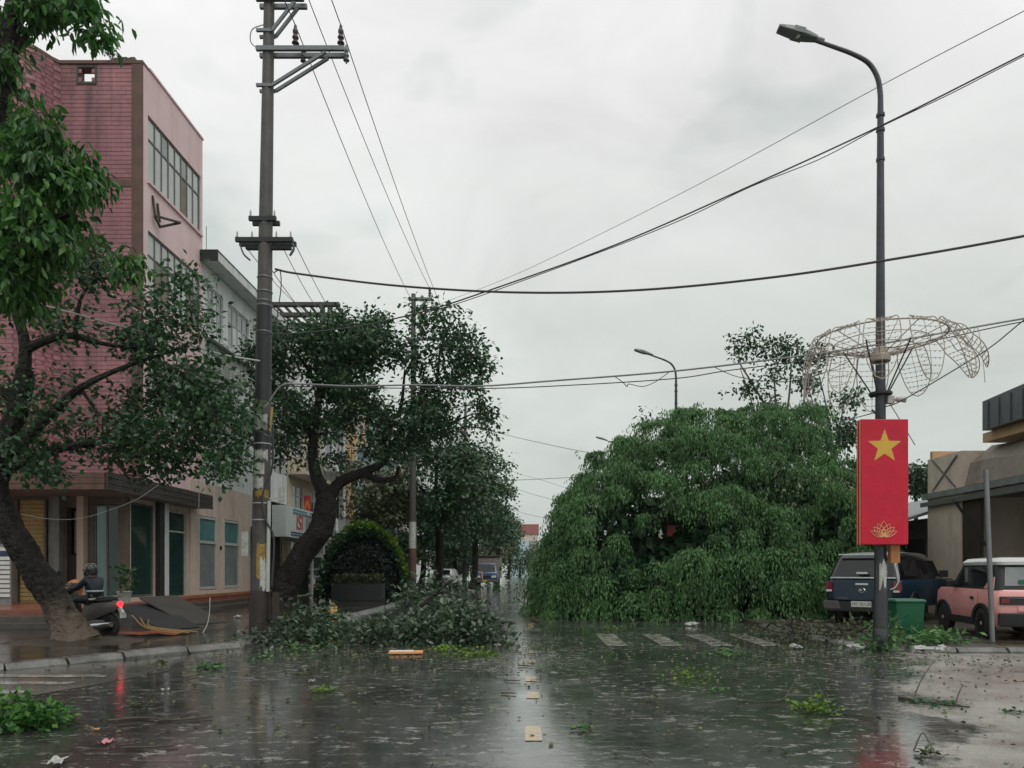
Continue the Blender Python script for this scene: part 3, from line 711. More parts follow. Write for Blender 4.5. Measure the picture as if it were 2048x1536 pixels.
# ------------------------------------------------------------------ shop sign, doors under the yellow house
SG = empty('shop_sign', (-11.5, 35, 3.0), 'white shop sign board with red capitals behind the leaning trunk', 'sign')
b = MB(); b.box(-11.95, -11.3, 34.6, 43.0, 3.0, 4.45); b.build('board', 'sign_white', SG)
text_part('red_letters', 'ISI', 1.0, (-11.285, 36.6, 3.72), (R(90), 0, R(90)), 'sign_red', SG, .01, sx=1.15)
text_part('red_letters', 'VI', 1.05, (-11.285, 39.4, 3.75), (R(90), 0, R(90)), 'sign_red', SG, .01, sx=1.3)
for y0 in (35.6, 38.3):
    b = MB(); rg = random.Random(int(y0 * 10))
    for zz in (4.12, 4.27):
        y = y0
        while y < y0 + 2.0: w = rg.uniform(.12, .34); b.box(-11.3, -11.288, y, y + w, zz, zz + .1); y += w + .06
    b.build('small_lettering', 'sign_teal', SG)
for z0, m in ((3.08, 'sign_navy'), (3.2, 'blue_band')):
    b = MB(); b.box(-11.3, -11.285, 35.3, 42.9, z0, z0 + .07); b.build('stripe', m, SG)
VS = empty('vertical_sign', (-11.2, 38, 4.4), 'small red upright sign with orange mark above the white shop sign', 'sign')
b = MB(); b.box(-11.6, -11.25, 38.3, 38.4, 4.45, 5.25); b.build('board', 'sign_red', VS)
b = MB(); b.bar((-11.53, 38.29, 4.55), (-11.42, 38.29, 5.05), .06, .015, (0, 1, 0)); b.bar((-11.32, 38.29, 4.55), (-11.42, 38.29, 5.05), .06, .015, (0, 1, 0)); b.build('mark', 'sign_orange', VS)
WD = empty('white_door', (-11.8, 41.4, .1), 'white framed glass door under the shop sign', 'door')
b = MB(); wall_open(b, 'x', -11.82, .08, 40.2, 42.4, .12, 2.35, [(40.5, 42.1, 1.0, 2.15)]); b.build('frame', 'door_white', WD)
b = MB(); b.box(-11.8, -11.78, 40.5, 42.1, 1.0, 2.15); b.build('pane', 'glass_green', WD)
FE = MB(); FE.lathe([(.09, .1), (.1, .14), (.1, .5), (.06, .58), (.03, .6), (.03, .66)], 12, (-11.4, 39.6, 0)); FE.build('fire_extinguisher', 'sign_red', smooth=True, label='small red fire extinguisher standing beside the white door', cat='extinguisher')

# ------------------------------------------------------------------ far end of the street
FB = empty('far_building', (-1, 250, 0), 'pale building with red top storey closing the far end of the street', 'building')
b = MB(); b.box(-4.2, 2.2, 250, 262, 0, 13.4); b.build('wall', 'cream_plaster', FB)
b = MB(); b.box(-4.6, 2.6, 249.7, 262, 13.4, 16.7); b.build('roof_storey', 'red_roof', FB)
b = MB(); b.lathe([(3.0, 0), (3.0, 11.2)], 20, (-3.6, 250.5, 0)); b.build('glazed_bay', 'blue_plaster', FB, smooth=True)
for k in range(4):
    for j in range(3):
        q = MB(); q.box(-.6 + k * .72, -.15 + k * .72, 249.9, 249.97, 2 + j * 3.6, 4 + j * 3.6); q.build('window', 'glass_frost', FB)
FB2 = empty('far_low_house', (6, 240, 0), 'low white house half hidden at the far end of the street', 'house')
b = MB(); b.box(2.8, 12, 240, 250, 0, 7.5); b.build('wall', 'white_plaster', FB2)
b = MB(); b.box(2.5, 12.4, 239.6, 250, 7.5, 8.1); b.build('roof', 'red_roof', FB2)

# ------------------------------------------------------------------ shop buildings on the right
RB = empty('right_shop', (12.8, 22, .08), 'cream and grey shop building with dark open front behind the pink car', 'building')
X = 12.8
b = MB(); b.box(X, X + 10, 22.3, 24.2, .08, 5.0); b.build('cream_wall', 'cream_plaster', RB)
b = MB(); b.box(X + .05, X + 9, 24.0, 24.15, 5.0, 5.25); b.build('parapet', 'tarp_orange', RB)
b = MB(); b.box(X + 2.6, X + 10, 14, 22.29, .08, 3.6); b.build('interior', 'interior', RB)
b = MB(); b.box(X + .02, X + .12, 21.4, 22.28, .08, 3.6); b.build('side_panel', 'door_brown', RB)
b = MB(); b.prism([(X - .1, 24.4, 3.72), (X - .1, 13.5, 3.72), (X - .1, 13.5, 3.9), (X - .1, 24.4, 3.9)], (.25, 0, 0)); b.build('fascia', 'awning_grey', RB)
b = MB(); b.add([(X - .12, 24.4, 3.55), (X - .12, 13.5, 3.5), (X + 2.6, 13.5, 3.65), (X + 2.6, 24.4, 3.65)], [(0, 1, 2, 3)]); b.build('awning_soffit', 'roof_grey', RB)
b = MB(); b.box(X - .14, X - .1, 13.5, 24.4, 3.48, 3.62); b.build('gutter', 'galv_metal', RB)
rows = []
for y in np.arange(13.5, 22.31, .4):
    rows.append([(X + .1, y, 3.95), (X + .3 + .05 * math.sin(y * 3), y, 4.6 + .06 * math.sin(y * 2.1)), (X + .9, y, 5.15 + .05 * math.sin(y * 1.7))])
b = MB()
for r0, r1 in zip(rows, rows[1:]):
    for k in range(2): b.quad(r0[k], r1[k], r1[k + 1], r0[k + 1])
b.build('tarpaulin', 'tarp_brown', RB)
b = MB(); b.box(X + .45, X + 8, 13.5, 22.0, 5.18, 5.45); b.build('tarp_strip', 'tarp_orange', RB)
b = MB(); b.prism([(X + .2, 13.5, 5.46), (X + .2, 21.6, 5.46), (X + .2, 21.6, 6.3), (X + .2, 13.5, 6.6)], (8, 0, 0)); b.build('upper_cladding', 'roof_grey', RB)
for k in range(16):
    y = 13.8 + k * .5; q = MB(); q.box(X + .165, X + .2, y, y + .05, 5.5, 6.25); q.build('cladding_rib', 'roof_grey', RB)
b = MB(); b.bar((X - .12, 22.5, 3.55), (X - .02, 20.9, 2.0), .05); b.build('awning_brace', 'dark_metal', RB)
b = MB(); b.bar((X - .02, 23.9, 4.95), (X + .0, 22.6, 3.95), .05); b.bar((X - .02, 22.5, 4.9), (X - .0, 23.9, 3.95), .05); b.build('cross_brace', 'galv_metal', RB)
RB2 = empty('low_shop', (13, 25, .08), 'low dark shop with grey metal awning beyond the cream wall', 'building')
b = MB(); b.box(13.4, 22, 25, 40, .08, 3.2); b.build('wall', 'grey_concrete', RB2)
b = MB(); b.add([(12.3, 24.6, 3.05), (12.3, 40, 3.05), (16, 40, 4.2), (16, 24.6, 4.2), (12.3, 24.6, 3.15), (12.3, 40, 3.15), (16, 40, 4.3), (16, 24.6, 4.3)], [(3, 2, 1, 0), (4, 5, 6, 7), (0, 1, 5, 4), (0, 4, 7, 3)]); b.build('awning', 'awning_grey', RB2)
b = MB(); b.box(12.25, 12.32, 24.6, 40, 2.55, 3.08); b.build('awning_valance', 'awning_grey', RB2)
b = MB(); b.box(13.33, 13.39, 25.5, 34, .1, 2.5); b.build('shop_front', 'interior', RB2)
b = MB(); b.box(13.2, 13.32, 26.5, 28, 1.75, 2.0); b.build('notice', 'paper', RB2)
# houses further down the right side, mostly hidden behind the fallen tree
def right_house(label, d0, d1, h, m, roof='red_roof', xf=12.8):
    o = empty('right_house', (xf, d0, .08), label, 'house', 'houses along the right pavement')
    nst = max(2, int(h / 3.4)); sh_ = (h - .3) / nst; ops = []
    for s in range(nst):
        for k in range(2):
            w = (d1 - d0) / 2; a = d0 + w * k + w * .22; c = d0 + w * (k + 1) - w * .22; ops.append((a, c, .1 + s * sh_ + (.9 if s else 0), .1 + s * sh_ + sh_ - .6))
    b = MB(); wall_open(b, 'x', xf, .3, d0, d1, .08, h, ops); b.build('street_wall', m, o)
    b = MB(); b.box(xf + .301, xf + 8, d0, d1, .08, h - .01); b.build('core', 'interior', o)
    b = MB(); b.box(xf + .05, xf + 8, d0 - .06, d0 - .001, .08, h); b.build('end_wall', m, o)
    for a, c, za, zb in ops:
        f = MB(); f.box(xf + .08, xf + .13, a, c, za, za + .06); f.box(xf + .08, xf + .13, a, c, zb - .06, zb); f.box(xf + .08, xf + .13, a, a + .06, za + .06, zb - .06); f.box(xf + .08, xf + .13, c - .06, c, za + .06, zb - .06); w_ = f.build('window', 'window_frame_pale', o)
        g = MB(); g.box(xf + .1, xf + .115, a + .05, c - .05, za + .05, zb - .05); g.build('pane', 'glass_dark' if za < 1 else 'glass_frost', w_)
    b = MB(); b.box(xf - .4, xf + 8.2, d0 - .1, d1 - .01, h, h + .25); b.build('roof', roof, o)
for i, (lb, a, c, h, m, r) in enumerate((('cream two-storey house hidden behind the fallen tree', 42, 50, 6.8, 'cream_plaster', 'grey_concrete'), ('pale blue house behind the second lamp', 50.3, 58, 7.4, 'blue_plaster', 'red_roof'), ('white house behind the farthest lamp', 58.3, 70, 7.0, 'white_plaster', 'grey_concrete'), ('yellow house far down the right side', 70.3, 84, 8.2, 'yellow_plaster', 'red_roof'), ('mint house farthest down the right side', 84.3, 100, 7.2, 'mint_plaster', 'grey_concrete'))):
    right_house(lb, a, c, h, m, r)
# ------------------------------------------------------------------ utility poles
def insulator(o, p, s=1.0, m='insulator', name='insulator'):
    b = MB(); pr = [(.02, 0), (.02, .05)]
    for k in range(3): pr += [(.075 - .008 * k, .07 + k * .11), (.05, .12 + k * .11), (.035, .14 + k * .11)]
    pr += [(.03, .42), (0.0, .46)]
    b.lathe([(r * s, h * s) for r, h in pr], 10, p); return b.build(name, m, o, smooth=True)
def crossarm(o, p, x0, x1, z, double=True, m='galv_metal'):
    b = MB()
    for dy in ((-.11, .11) if double else (0,)): b.box(x0, x1, p.y + dy - .035, p.y + dy + .035, z - .045, z + .045)
    return b.build('crossarm', m, o)
def utility_pole(label, base, top, h, r0=.2, r1=.1):
    o = empty('utility_pole', base, label, 'utility pole', 'utility poles along the left kerb')
    base = Vector(base); tp = Vector((top, base.y, h))
    b = MB(); b.tube([base.lerp(tp, t) for t in (0, .05, .1, .2, .4, .6, .8, 1)], [r0 + (r1 - r0) * t for t in (0, .05, .1, .2, .4, .6, .8, 1)], 16)
    b.build('shaft', 'pole_concrete', o, smooth=True)
    return o, base, tp
P1o, P1b, P1t = utility_pole('near dark concrete utility pole plastered with torn white papers', (-5.72, 15.8, .09), -5.50, 14.4)
def on1(z): return P1b.lerp(P1t, (z - .09) / (14.4 - .09))
b = MB(); b.tube([on1(.09), on1(.85), on1(1.02)], [.215, .206, .2], 16); b.build('stained_base', 'pole_base_stain', P1o, smooth=True)
for z, x0, x1 in ((12.36, -5.75, -3.9), (13.4, -5.75, -4.75)):
    crossarm(P1o, P1b, x0, x1, z)
for z0, z1, x1 in ((11.6, 12.3, -4.3), (12.75, 13.35, -4.95)):
    b = MB()
    for dy in (-.1, .1): b.bar((-5.42, 15.8 + dy, z0), (x1, 15.8 + dy, z1), .05, .06); b.bar((-5.75, 15.8 + dy, z0), (-5.42, 15.8 + dy, z0), .05, .06)
    b.build('arm_brace', 'galv_metal', P1o)
for x in (-4.93, -3.98): insulator(P1o, (x, 15.7, 12.4), 1.05)
insulator(P1o, (-4.83, 15.92, 12.18), .9); insulator(P1o, (-3.92, 15.92, 12.2), .9, 'lamp_grey'); insulator(P1o, (-4.85, 15.8, 13.45), 1.0)
crossarm(P1o, P1b, -5.9, -5.33, 8.80, True, 'dark_metal'); crossarm(P1o, P1b, -6.18, -4.98, 8.36, True, 'dark_metal')
b = MB(); b.box(-6.0, -5.05, 15.75, 15.85, 8.2, 8.27); b.build('crossarm', 'dark_metal', P1o)
for x, z in ((-5.87, 8.84), (-5.37, 8.84), (-6.15, 8.4), (-5.84, 8.4), (-5.33, 8.4), (-5.03, 8.4)): insulator(P1o, (x, 15.7, z), .34, 'insulator_pale')
b = MB(); b.tube(catmull([(-6.1, 15.7, 8.3), (-6.0, 15.65, 8.05), (-5.85, 15.62, 7.9)], 4), .018, 6); b.tube(catmull([(-5.0, 15.7, 8.3), (-4.95, 15.65, 8.15), (-5.02, 15.62, 8.0)], 4), .025, 6); b.build('jumper_cable', 'cable_dark', P1o)
b = MB(); b.tube(catmull([on1(12.9) + Vector((-.1, -.05, 0)), on1(12.8) + Vector((-.33, -.05, 0)), on1(12.55) + Vector((-.36, -.05, 0)), on1(12.36) + Vector((-.2, -.1, 0))], 5), .01, 6); b.build('jumper_cable', 'cable_dark', P1o)
for z in (7.0, 7.1, 7.3, 7.6, 6.45, 4.1, 2.5, 2.85): b = MB(); p = on1(z); rr = .2 - .1 * z / 14.4; b.lathe([(rr + .012, -.012), (rr + .016, 0), (rr + .012, .012)], 16, p); b.build('strap', 'galv_metal' if z > 6 else 'cable_pale', P1o, smooth=True)
def wrap(z0, z1, a0, a1, m, name, dr=.006, jag=0, seed=1):
    rg = random.Random(seed); b = MB(); n = 10; rows = []
    for i in range(n + 1):
        a = a0 + (a1 - a0) * i / n; cc = []
        for z in (z0 + rg.uniform(0, jag), z1 - rg.uniform(0, jag)):
            p = on1(z); rr = .2 - .1 * z / 14.4 + dr; cc.append(p + Vector((math.sin(a) * rr, -math.cos(a) * rr, 0)))
        rows.append(cc)
    for r, q in zip(rows, rows[1:]): b.quad(r[0], q[0], q[1], r[1])
    return b.build(name, m, P1o)
wrap(4.36, 4.72, -1.2, .9, 'paper', 'torn_poster', jag=.03); wrap(3.72, 3.98, -.7, 1.0, 'paper', 'torn_poster', jag=.06, seed=2)
wrap(3.44, 3.7, -1.1, .6, 'paper', 'torn_poster', .009, .02, 3); wrap(3.12, 3.42, -1.0, .5, 'paper', 'torn_poster', jag=.06, seed=4)
wrap(4.0, 4.32, -1.4, 1.3, 'tarp_dark', 'dark_wrap'); wrap(2.95, 3.15, -.5, 1.2, 'yellow_paint', 'yellow_mark', jag=.05, seed=5); wrap(1.25, 2.05, -.1, 1.3, 'yellow_paint', 'yellow_mark', jag=.08, seed=6); wrap(1.0, 1.75, .3, 1.25, 'paper', 'torn_poster', .010, jag=.2, seed=7)
wrap(5.0, 7.0, -1.5, 1.5, 'dark_metal', 'dark_wrap', .004)
b = MB(); b.cyl(on1(4.35) + Vector((.2, -.14, 0)), on1(4.85) + Vector((.24, -.14, 0)), .03, 8); b.build('yellow_tube', 'shutter_yellow', P1o)
b = MB(); b.tube(catmull([on1(4.6) + Vector((.23, -.08, 0)), on1(3.6) + Vector((.25, -.1, 0)), on1(3.0) + Vector((.1, -.22, 0)), on1(2.5) + Vector((.16, -.2, 0)), on1(2.1) + Vector((.3, -.08, 0)), on1(1.1) + Vector((.27, -.08, 0))], 5), .022, 6); b.build('riser_cable', 'cable_dark', P1o)
b = MB(); b.cyl(on1(1.0) + Vector((.2, -.12, 0)), on1(2.9) + Vector((.2, -.12, 0)), .04, 8); b.build('riser_pipe', 'cable_pale', P1o)
b = MB(); b.box(-5.42, -5.3, 15.72, 15.8, .09, .98); b.build('base_box', 'pole_base_stain', P1o)
b = MB(); b.cbox((-5.25, 15.75, 3.03), .12, .1, .3); b.bar((-5.55, 15.75, 2.95), (-5.25, 15.75, 2.95), .03); b.build('small_meter_box', 'paper', P1o)
b = MB(); b.cbox((-5.98, 15.72, 2.0), .14, .1, .5); b.build('small_meter_box', 'paper', P1o)
def far_pole(label, X, d, h, seed=0):
    o, bs, tp = utility_pole(label, (X, d, .09), X + .05, h, .19, .11)
    crossarm(o, bs, X - .2, X + .95, h - .25); b = MB(); b.bar((X + .1, d - .1, h - 1.0), (X + .7, d - .1, h - .3), .06); b.bar((X + .1, d + .1, h - 1.0), (X + .7, d + .1, h - .3), .06); b.build('arm_brace', 'galv_metal', o)
    crossarm(o, bs, X - .3, X + 1.6, h - 2.2)
    for x, z in ((X + .85, h - .2), (X + .4, h - 2.15), (X + 1.5, h - 2.15)): insulator(o, (x, d - .05, z), 1.2)
    for zz in (9.3, 7.8): crossarm(o, bs, X - .6, X + .6, zz, True, 'dark_metal')
    return o, bs
P2o, P2b = far_pole('second utility pole rising out of the leaning tree crown', -5.80, 36.7, 14.95)
b = MB(); b.tube([(-5.8, 36.7, 2.5), (-5.79, 36.7, 3.8)], [.187, .178], 14, False); b.build('torn_poster', 'paper', P2o, smooth=True)
b = MB(); b.tube([(-5.8, 36.7, 1.0), (-5.8, 36.7, 2.5)], [.196, .188], 14, False); b.build('brown_stain', 'brown_trim', P2o, smooth=True)
far_pole('third utility pole standing over the red roof', -5.82, 66, 16.2); far_pole('most distant utility pole at the end of the tree row', -5.4, 95, 16.6)

# ------------------------------------------------------------------ overhead cables, each its own
def cable(label, pts, r=.014, m='cable_dark', n=8, smoothpts=True):
    b = MB(); b.tube(catmull(pts, n) if smoothpts else pts, r, 6)
    return b.build('overhead_cable', m, smooth=True, label=label, cat='cable', group='overhead cables')
def span(a, c, sag, n=14):
    a = Vector(a); c = Vector(c); return [a.lerp(c, i / n) - Vector((0, 0, 4 * sag * (i / n) * (1 - i / n))) for i in range(n + 1)]
def spans(ps, sag):
    o = []
    for a, c in zip(ps, ps[1:]): o += span(a, c, sag)[(1 if o else 0):]
    return o
cable('left one of the three high power lines running down the street', spans([(-4.93, -14, 13.0), (-4.93, 15.7, 12.85), (-5.95, 36.6, 14.85), (-5.7, 66, 16)], .25), .011, 'cable_dark', smoothpts=False)
cable('middle one of the three high power lines, from the pole top arm', spans([(-4.85, -14, 14.0), (-4.85, 15.8, 13.9), (-4.95, 36.6, 15.2), (-5, 66, 16.3)], .3), .011, 'cable_dark', smoothpts=False)
cable('right one of the three high power lines, from the end insulator', spans([(-3.98, -14, 13.0), (-3.98, 15.7, 12.85), (-4.3, 36.6, 14.1), (-4.4, 66, 15)], .25), .011, 'cable_dark', smoothpts=False)
for q, lb in (((640, 720), 'slack low-voltage line right of the near pole, rightmost of four'), ((600, 690), 'slack low-voltage line dropping behind the near pole, second from right'), ((585, 690), 'slack low-voltage line just right of the near pole shaft'), ((560, 660), 'slack low-voltage line from the left insulator of the lower crossarm')):
    x0 = {640: -5.03, 600: -5.33, 585: -5.55, 560: -6.15}[q[0]]
    cable(lb, span((x0, 15.8, 8.45 if q[0] != 585 else 7.9), at(q[0] + 75, q[1] - 30, 36), .35), .009, 'cable_grey', smoothpts=False)
cable('thick sagging black cable from the near pole across the whole street', [at(550, 538, 15.6), at(600, 548, 15.5), at(800, 572, 15), at(1040, 585, 14.4), at(1280, 580, 13.8), at(1550, 554, 13.2), at(1800, 516, 12.6), at(2048, 472, 12), at(2400, 400, 11.2)], .021)
cable('thin topmost line slanting up to the right corner', [at(830, 632, 36), at(885, 606, 34), at(1040, 545, 28), at(1350, 393, 20), at(1760, 172, 14), at(2048, 22, 11.5), at(2400, -160, 9.5)], .008, 'cable_grey')
cable('paired black cable slanting up right past the lamp pole', [at(520, 668, 15.5), at(600, 666, 15.5), at(720, 652, 15.3), at(850, 622, 15), at(960, 587, 14.8), at(1230, 490, 14.3), at(1500, 372, 13.8), at(1765, 250, 13.2), at(2048, 108, 12.6), at(2400, -70, 12)], .014)
cable('thin strand twisted along the paired slanting cable', [at(850, 626, 15), at(960, 592, 14.8), at(1230, 493, 14.3), at(1380, 432, 14), at(1500, 374, 13.8), at(1640, 318, 13.5), at(1765, 252, 13.2), at(1900, 188, 12.9), at(2048, 112, 12.6), at(2400, -64, 12)], .008)
cable('pale bundle cable leaving the near pole at mid height', [at(515, 826, 15.5), at(535, 808, 15.5), at(562, 772, 15.5), at(600, 768, 15.5), at(700, 772, 15.4), at(830, 770, 15.3), at(960, 772, 15), at(1100, 762, 14.9), at(1350, 742, 14.6), at(1600, 712, 14.2), at(1690, 700, 14.1), at(1850, 672, 13.9), at(2048, 637, 13.6), at(2400, 580, 13)], .017, 'cable_grey')
cable('lower strand of the bundle crossing behind the second lamp', [at(562, 772, 15.52), at(700, 775, 15.42), at(960, 777, 15), at(1150, 770, 14.9), at(1350, 757, 14.6), at(1450, 742, 14.5), at(1600, 722, 14.2), at(1850, 684, 13.9), at(2048, 643, 13.62), at(2400, 584, 13)], .010)
cable('loose cable loop hanging below the bundle left of the second lamp', [at(1228, 752, 14.8), at(1245, 764, 14.8), at(1254, 773, 14.8), at(1258, 768, 14.8), at(1285, 773, 14.8), at(1310, 764, 14.7), at(1340, 743, 14.65)], .008)
cable('loose cable loop hanging below the bundle by the thin tree', [at(1428, 734, 14.5), at(1470, 752, 14.5), at(1520, 761, 14.4), at(1580, 763, 14.3), at(1640, 748, 14.2), at(1700, 722, 14.1)], .007)
cable('line rising from the lamp pole below the wire flower', [at(1762, 815, 13.45), at(1800, 803, 13.3), at(1900, 745, 13.0), at(1980, 695, 12.7), at(2048, 640, 12.4), at(2200, 520, 11.5)], .010)
cable('short line sagging left from the lamp pole over the tree', [at(1755, 824, 13.5), at(1700, 838, 16), at(1650, 848, 20), at(1600, 850, 26)], .009)
cable('short stay line from the lamp pole down behind the red banner', [at(1775, 800, 13.55), at(1800, 840, 13.6), at(1830, 890, 13.9)], .007)
cable('loop of cable hung from the bundle right of the wire flower', [at(1900, 680, 13.7), at(1915, 700, 13.7), at(1940, 692, 13.7), at(1948, 660, 13.7), at(1956, 658, 13.7), at(1962, 690, 13.6), at(1968, 740, 13.6), at(1970, 765, 13.6)], .007, 'rust_wire')
cable('uppermost far wire crossing the street end', [at(960, 850, 64), at(990, 864, 60), at(1110, 892, 52), at(1235, 916, 46)], .022, 'cable_grey')
cable('second far wire crossing level above the street end', [at(960, 966, 60), at(1000, 962, 60), at(1080, 958, 58), at(1165, 954, 56)], .022, 'cable_grey')
cable('third far wire drooping over the street end', [at(985, 930, 90), at(1040, 948, 80), at(1090, 962, 70), at(1160, 985, 60)], .018, 'cable_grey')
cable('fourth far wire drooping over the street end', [at(990, 955, 92), at(1040, 980, 80), at(1100, 998, 68), at(1150, 1010, 60)], .022, 'cable_grey')
cable('lowest far wire drooping over the street end', [at(1000, 1005, 92), at(1040, 1024, 80), at(1080, 1034, 70), at(1120, 1042, 62)], .022, 'cable_grey')
cable('pale cable draped through the left tree towards the pole', [at(-120, 560, 13.5), at(40, 598, 14), at(130, 622, 14.3), at(250, 655, 14.8), at(330, 676, 15), at(440, 708, 15.4), at(520, 722, 15.6)], .017, 'cable_pale')
cable('thin second cable draped through the left tree below the pale one', [at(40, 625, 14), at(110, 658, 14.3), at(150, 662, 14.5), at(215, 648, 14.7), at(280, 668, 15), at(390, 700, 15.2), at(480, 745, 15.5)], .010, 'cable_pale')
cable('thin cable slanting through the crown beside the pink windows', [at(180, 560, 17), at(260, 612, 17), at(330, 655, 16.8), at(420, 712, 16.5), at(515, 765, 15.8)], .008, 'cable_pale')
cable('slack pale cable hanging under the left shop canopy', [at(40, 1028, 19), at(100, 1038, 19), at(160, 1037, 19), at(220, 1020, 19.3), at(275, 998, 19.8), at(320, 968, 20.5), at(380, 935, 21)], .006, 'cable_grey')
cable('thin cable hanging straight down beside the canopy end', [at(397, 950, 19), at(398, 1005, 19), at(394, 1030, 19), at(388, 1048, 19)], .011, 'cable_grey')
cable('fallen pale cable hanging to the wet pavement left of the pole', [at(420, 1195, 16.8), at(419, 1225, 16.6), at(414, 1250, 16.4), at(402, 1270, 16.2), at(390, 1280, 15.9)], .010, 'cable_pale')
cable('broken service cable hooked from the pole down past the strap', [at(548, 545, 15.6), at(560, 542, 15.6), at(562, 575, 15.6), at(556, 620, 15.6), at(552, 660, 15.6)], .012)

# ------------------------------------------------------------------ street lamps
def street_lamp(label, X, d, z0, fx=0.0):
    o = empty('street_lamp', (0, 0, 0), label, 'street lamp', 'tall street lamps along the right kerb')
    b = MB(); b.tube([(0, 0, z) for z in (0, .9, 1.0, 4, 8, 9.3, 9.75)], [.125, .122, .108, .09, .066, .058, .05], 14)
    b.build('pole', 'lamp_metal', o, smooth=True)
    b = MB(); b.lathe([(.17, 0), (.17, .03), (.13, .05), (.13, .3), (.12, .32)], 14); b.build('base_plate', 'lamp_metal', o, smooth=True)
    for z in (8.75, 9.28, 9.55): b = MB(); b.lathe([(.06, z - .03), (.075, z - .02), (.075, z + .03), (.058, z + .04)], 12); b.build('collar', 'lamp_metal', o, smooth=True)
    pts = catmull([(0, 0, 9.6), (-.005, 0, 9.95), (-.06, 0, 10.25), (-.22, 0, 10.5), (-.5, 0, 10.66), (-.85, 0, 10.79), (-1.22, 0, 10.92)], 5)
    b = MB(); b.tube(pts, [.05, .034], 10); b.build('arm', 'lamp_metal', o, smooth=True)
    # luminaire: two-part shell with a gap at the middle
    dx = Vector((-.965, 0, .262)).normalized(); up = Vector((.262, 0, .965)).normalized()
    def shell(t0, t1, n, w0, w1):
        rings = []
        for i in range(n + 1):
            t = t0 + (t1 - t0) * i / n; c = Vector((-1.15, 0, 10.93)) + dx * t; w = w0 + (w1 - w0) * i / n
            hgt = .055 + .05 * math.sin(math.pi * min(1, max(0, t / .72)))
            rings.append([c + Vector((0, 1, 0)) * (w * a) + up * (hgt * q) for a, q in ((-1, -.35), (-.8, -.55), (.8, -.55), (1, -.35), (1, .15), (.6, .75), (-.6, .75), (-1, .15))])
        m = MB(); m.loft(rings); return m
    h = shell(0, .30, 4, .07, .13).build('lamp_head', 'lamp_grey', o, smooth=True)
    shell(.37, .72, 4, .13, .10).build('lamp_head', 'lamp_grey', o, smooth=True)
    q = MB()
    for s in (-1, 1): q.bar(Vector((-1.15, s * .1, 10.93)) + dx * .25, Vector((-1.15, s * .1, 10.93)) + dx * .45, .06, .10)
    q.build('lamp_head_bridge', 'lamp_grey', o)
    c = Vector((-1.15, 0, 10.93)) + dx * .335 - up * .015; q = MB(); q.lathe([(.0, -.05), (.045, -.03), (.05, .02), (.03, .05)], 10, c); q.build('sensor', 'light_white', h, smooth=True)
    c = Vector((-1.15, 0, 10.93)) + dx * .06; q = MB(); q.tube([c - dx * .2, c + dx * .04], [.042, .05], 10); q.build('spigot', 'lamp_grey', o, smooth=True)
    o.location = (X, d, z0)
    return o
LX, LD = 6.29, 13.5
street_lamp('tall near street lamp carrying the wire flower and the red banner', LX, LD, .08)
street_lamp('second street lamp rising behind the big fallen tree', 6.42, 33.2, .08)
street_lamp('farthest street lamp, only its arm above the fallen tree', 6.6, 55.0, .08)
# torn white marks and sticker on the near lamp
b = MB(); b.cbox((LX + .02, LD - .117, 2.0), .07, .004, .12); b.build('sticker', 'paper', label='small white sticker on the near lamp pole below the banner', cat='sticker')
mp_ = MB(); rg = random.Random(4)
rows = []
for i in range(9):
    a = -.6 + 1.5 * i / 8; z1 = 1.55 + rg.uniform(-.03, .12); z0 = 1.15 + rg.uniform(-.1, .25)
    rows.append([(LX + math.sin(a) * .112, LD - math.cos(a) * .112, z) for z in (z0, z1)])
for r, q in zip(rows, rows[1:]): mp_.quad(r[0], q[0], q[1], r[1])
mp_.build('torn_paper', 'paper', label='torn pale paper wrapped round the lower lamp pole', cat='paper')
# ------------------------------------------------------------------ wire flower
FL = empty('wire_flower', (LX, LD, 5.3), 'large rusty wire flower frame with drooping petals on the lamp pole', 'decoration')
b = MB(); b.lathe([(.09, -.1), (.17, -.1), (.17, .0), (.12, .04), (.12, .14), (.09, .16)], 12, (LX, LD, 5.3)); b.build('hub', 'rust_wire', FL, smooth=True)
b = MB(); b.lathe([(.1, -.03), (.2, -.02), (.2, .02), (.1, .03)], 12, (LX, LD, 4.62)); b.build('lower_collar', 'dark_metal', FL, smooth=True)
def ring(r, z, rad, n=40): return [(LX + r * math.cos(2 * math.pi * k / n), LD + r * math.sin(2 * math.pi * k / n), z) for k in range(n + 1)]
for r_, z_, w_ in ((1.08, 5.62, .014), (.8, 5.52, .008), (.55, 5.43, .009), (.32, 5.37, .008)):
    b = MB(); b.tube(ring(r_, z_, .02), w_, 6, False); b.build('ring', 'rust_wire', FL, smooth=True)
for k in range(20):
    a = 2 * math.pi * k / 20 + .13; c, s = math.cos(a), math.sin(a)
    b = MB(); b.tube([(LX + .12 * c, LD + .12 * s, 5.32), (LX + 1.08 * c, LD + 1.08 * s, 5.62)], .009 if k % 2 else .005, 6); b.build('spoke', 'rust_wire', FL)
    if k % 4 == 0: b = MB(); b.tube([(LX + .15 * c, LD + .15 * s, 4.64), (LX + .62 * c, LD + .62 * s, 5.46)], .013, 6); b.build('strut', 'dark_metal', FL)
rg = random.Random(8); NP = 12
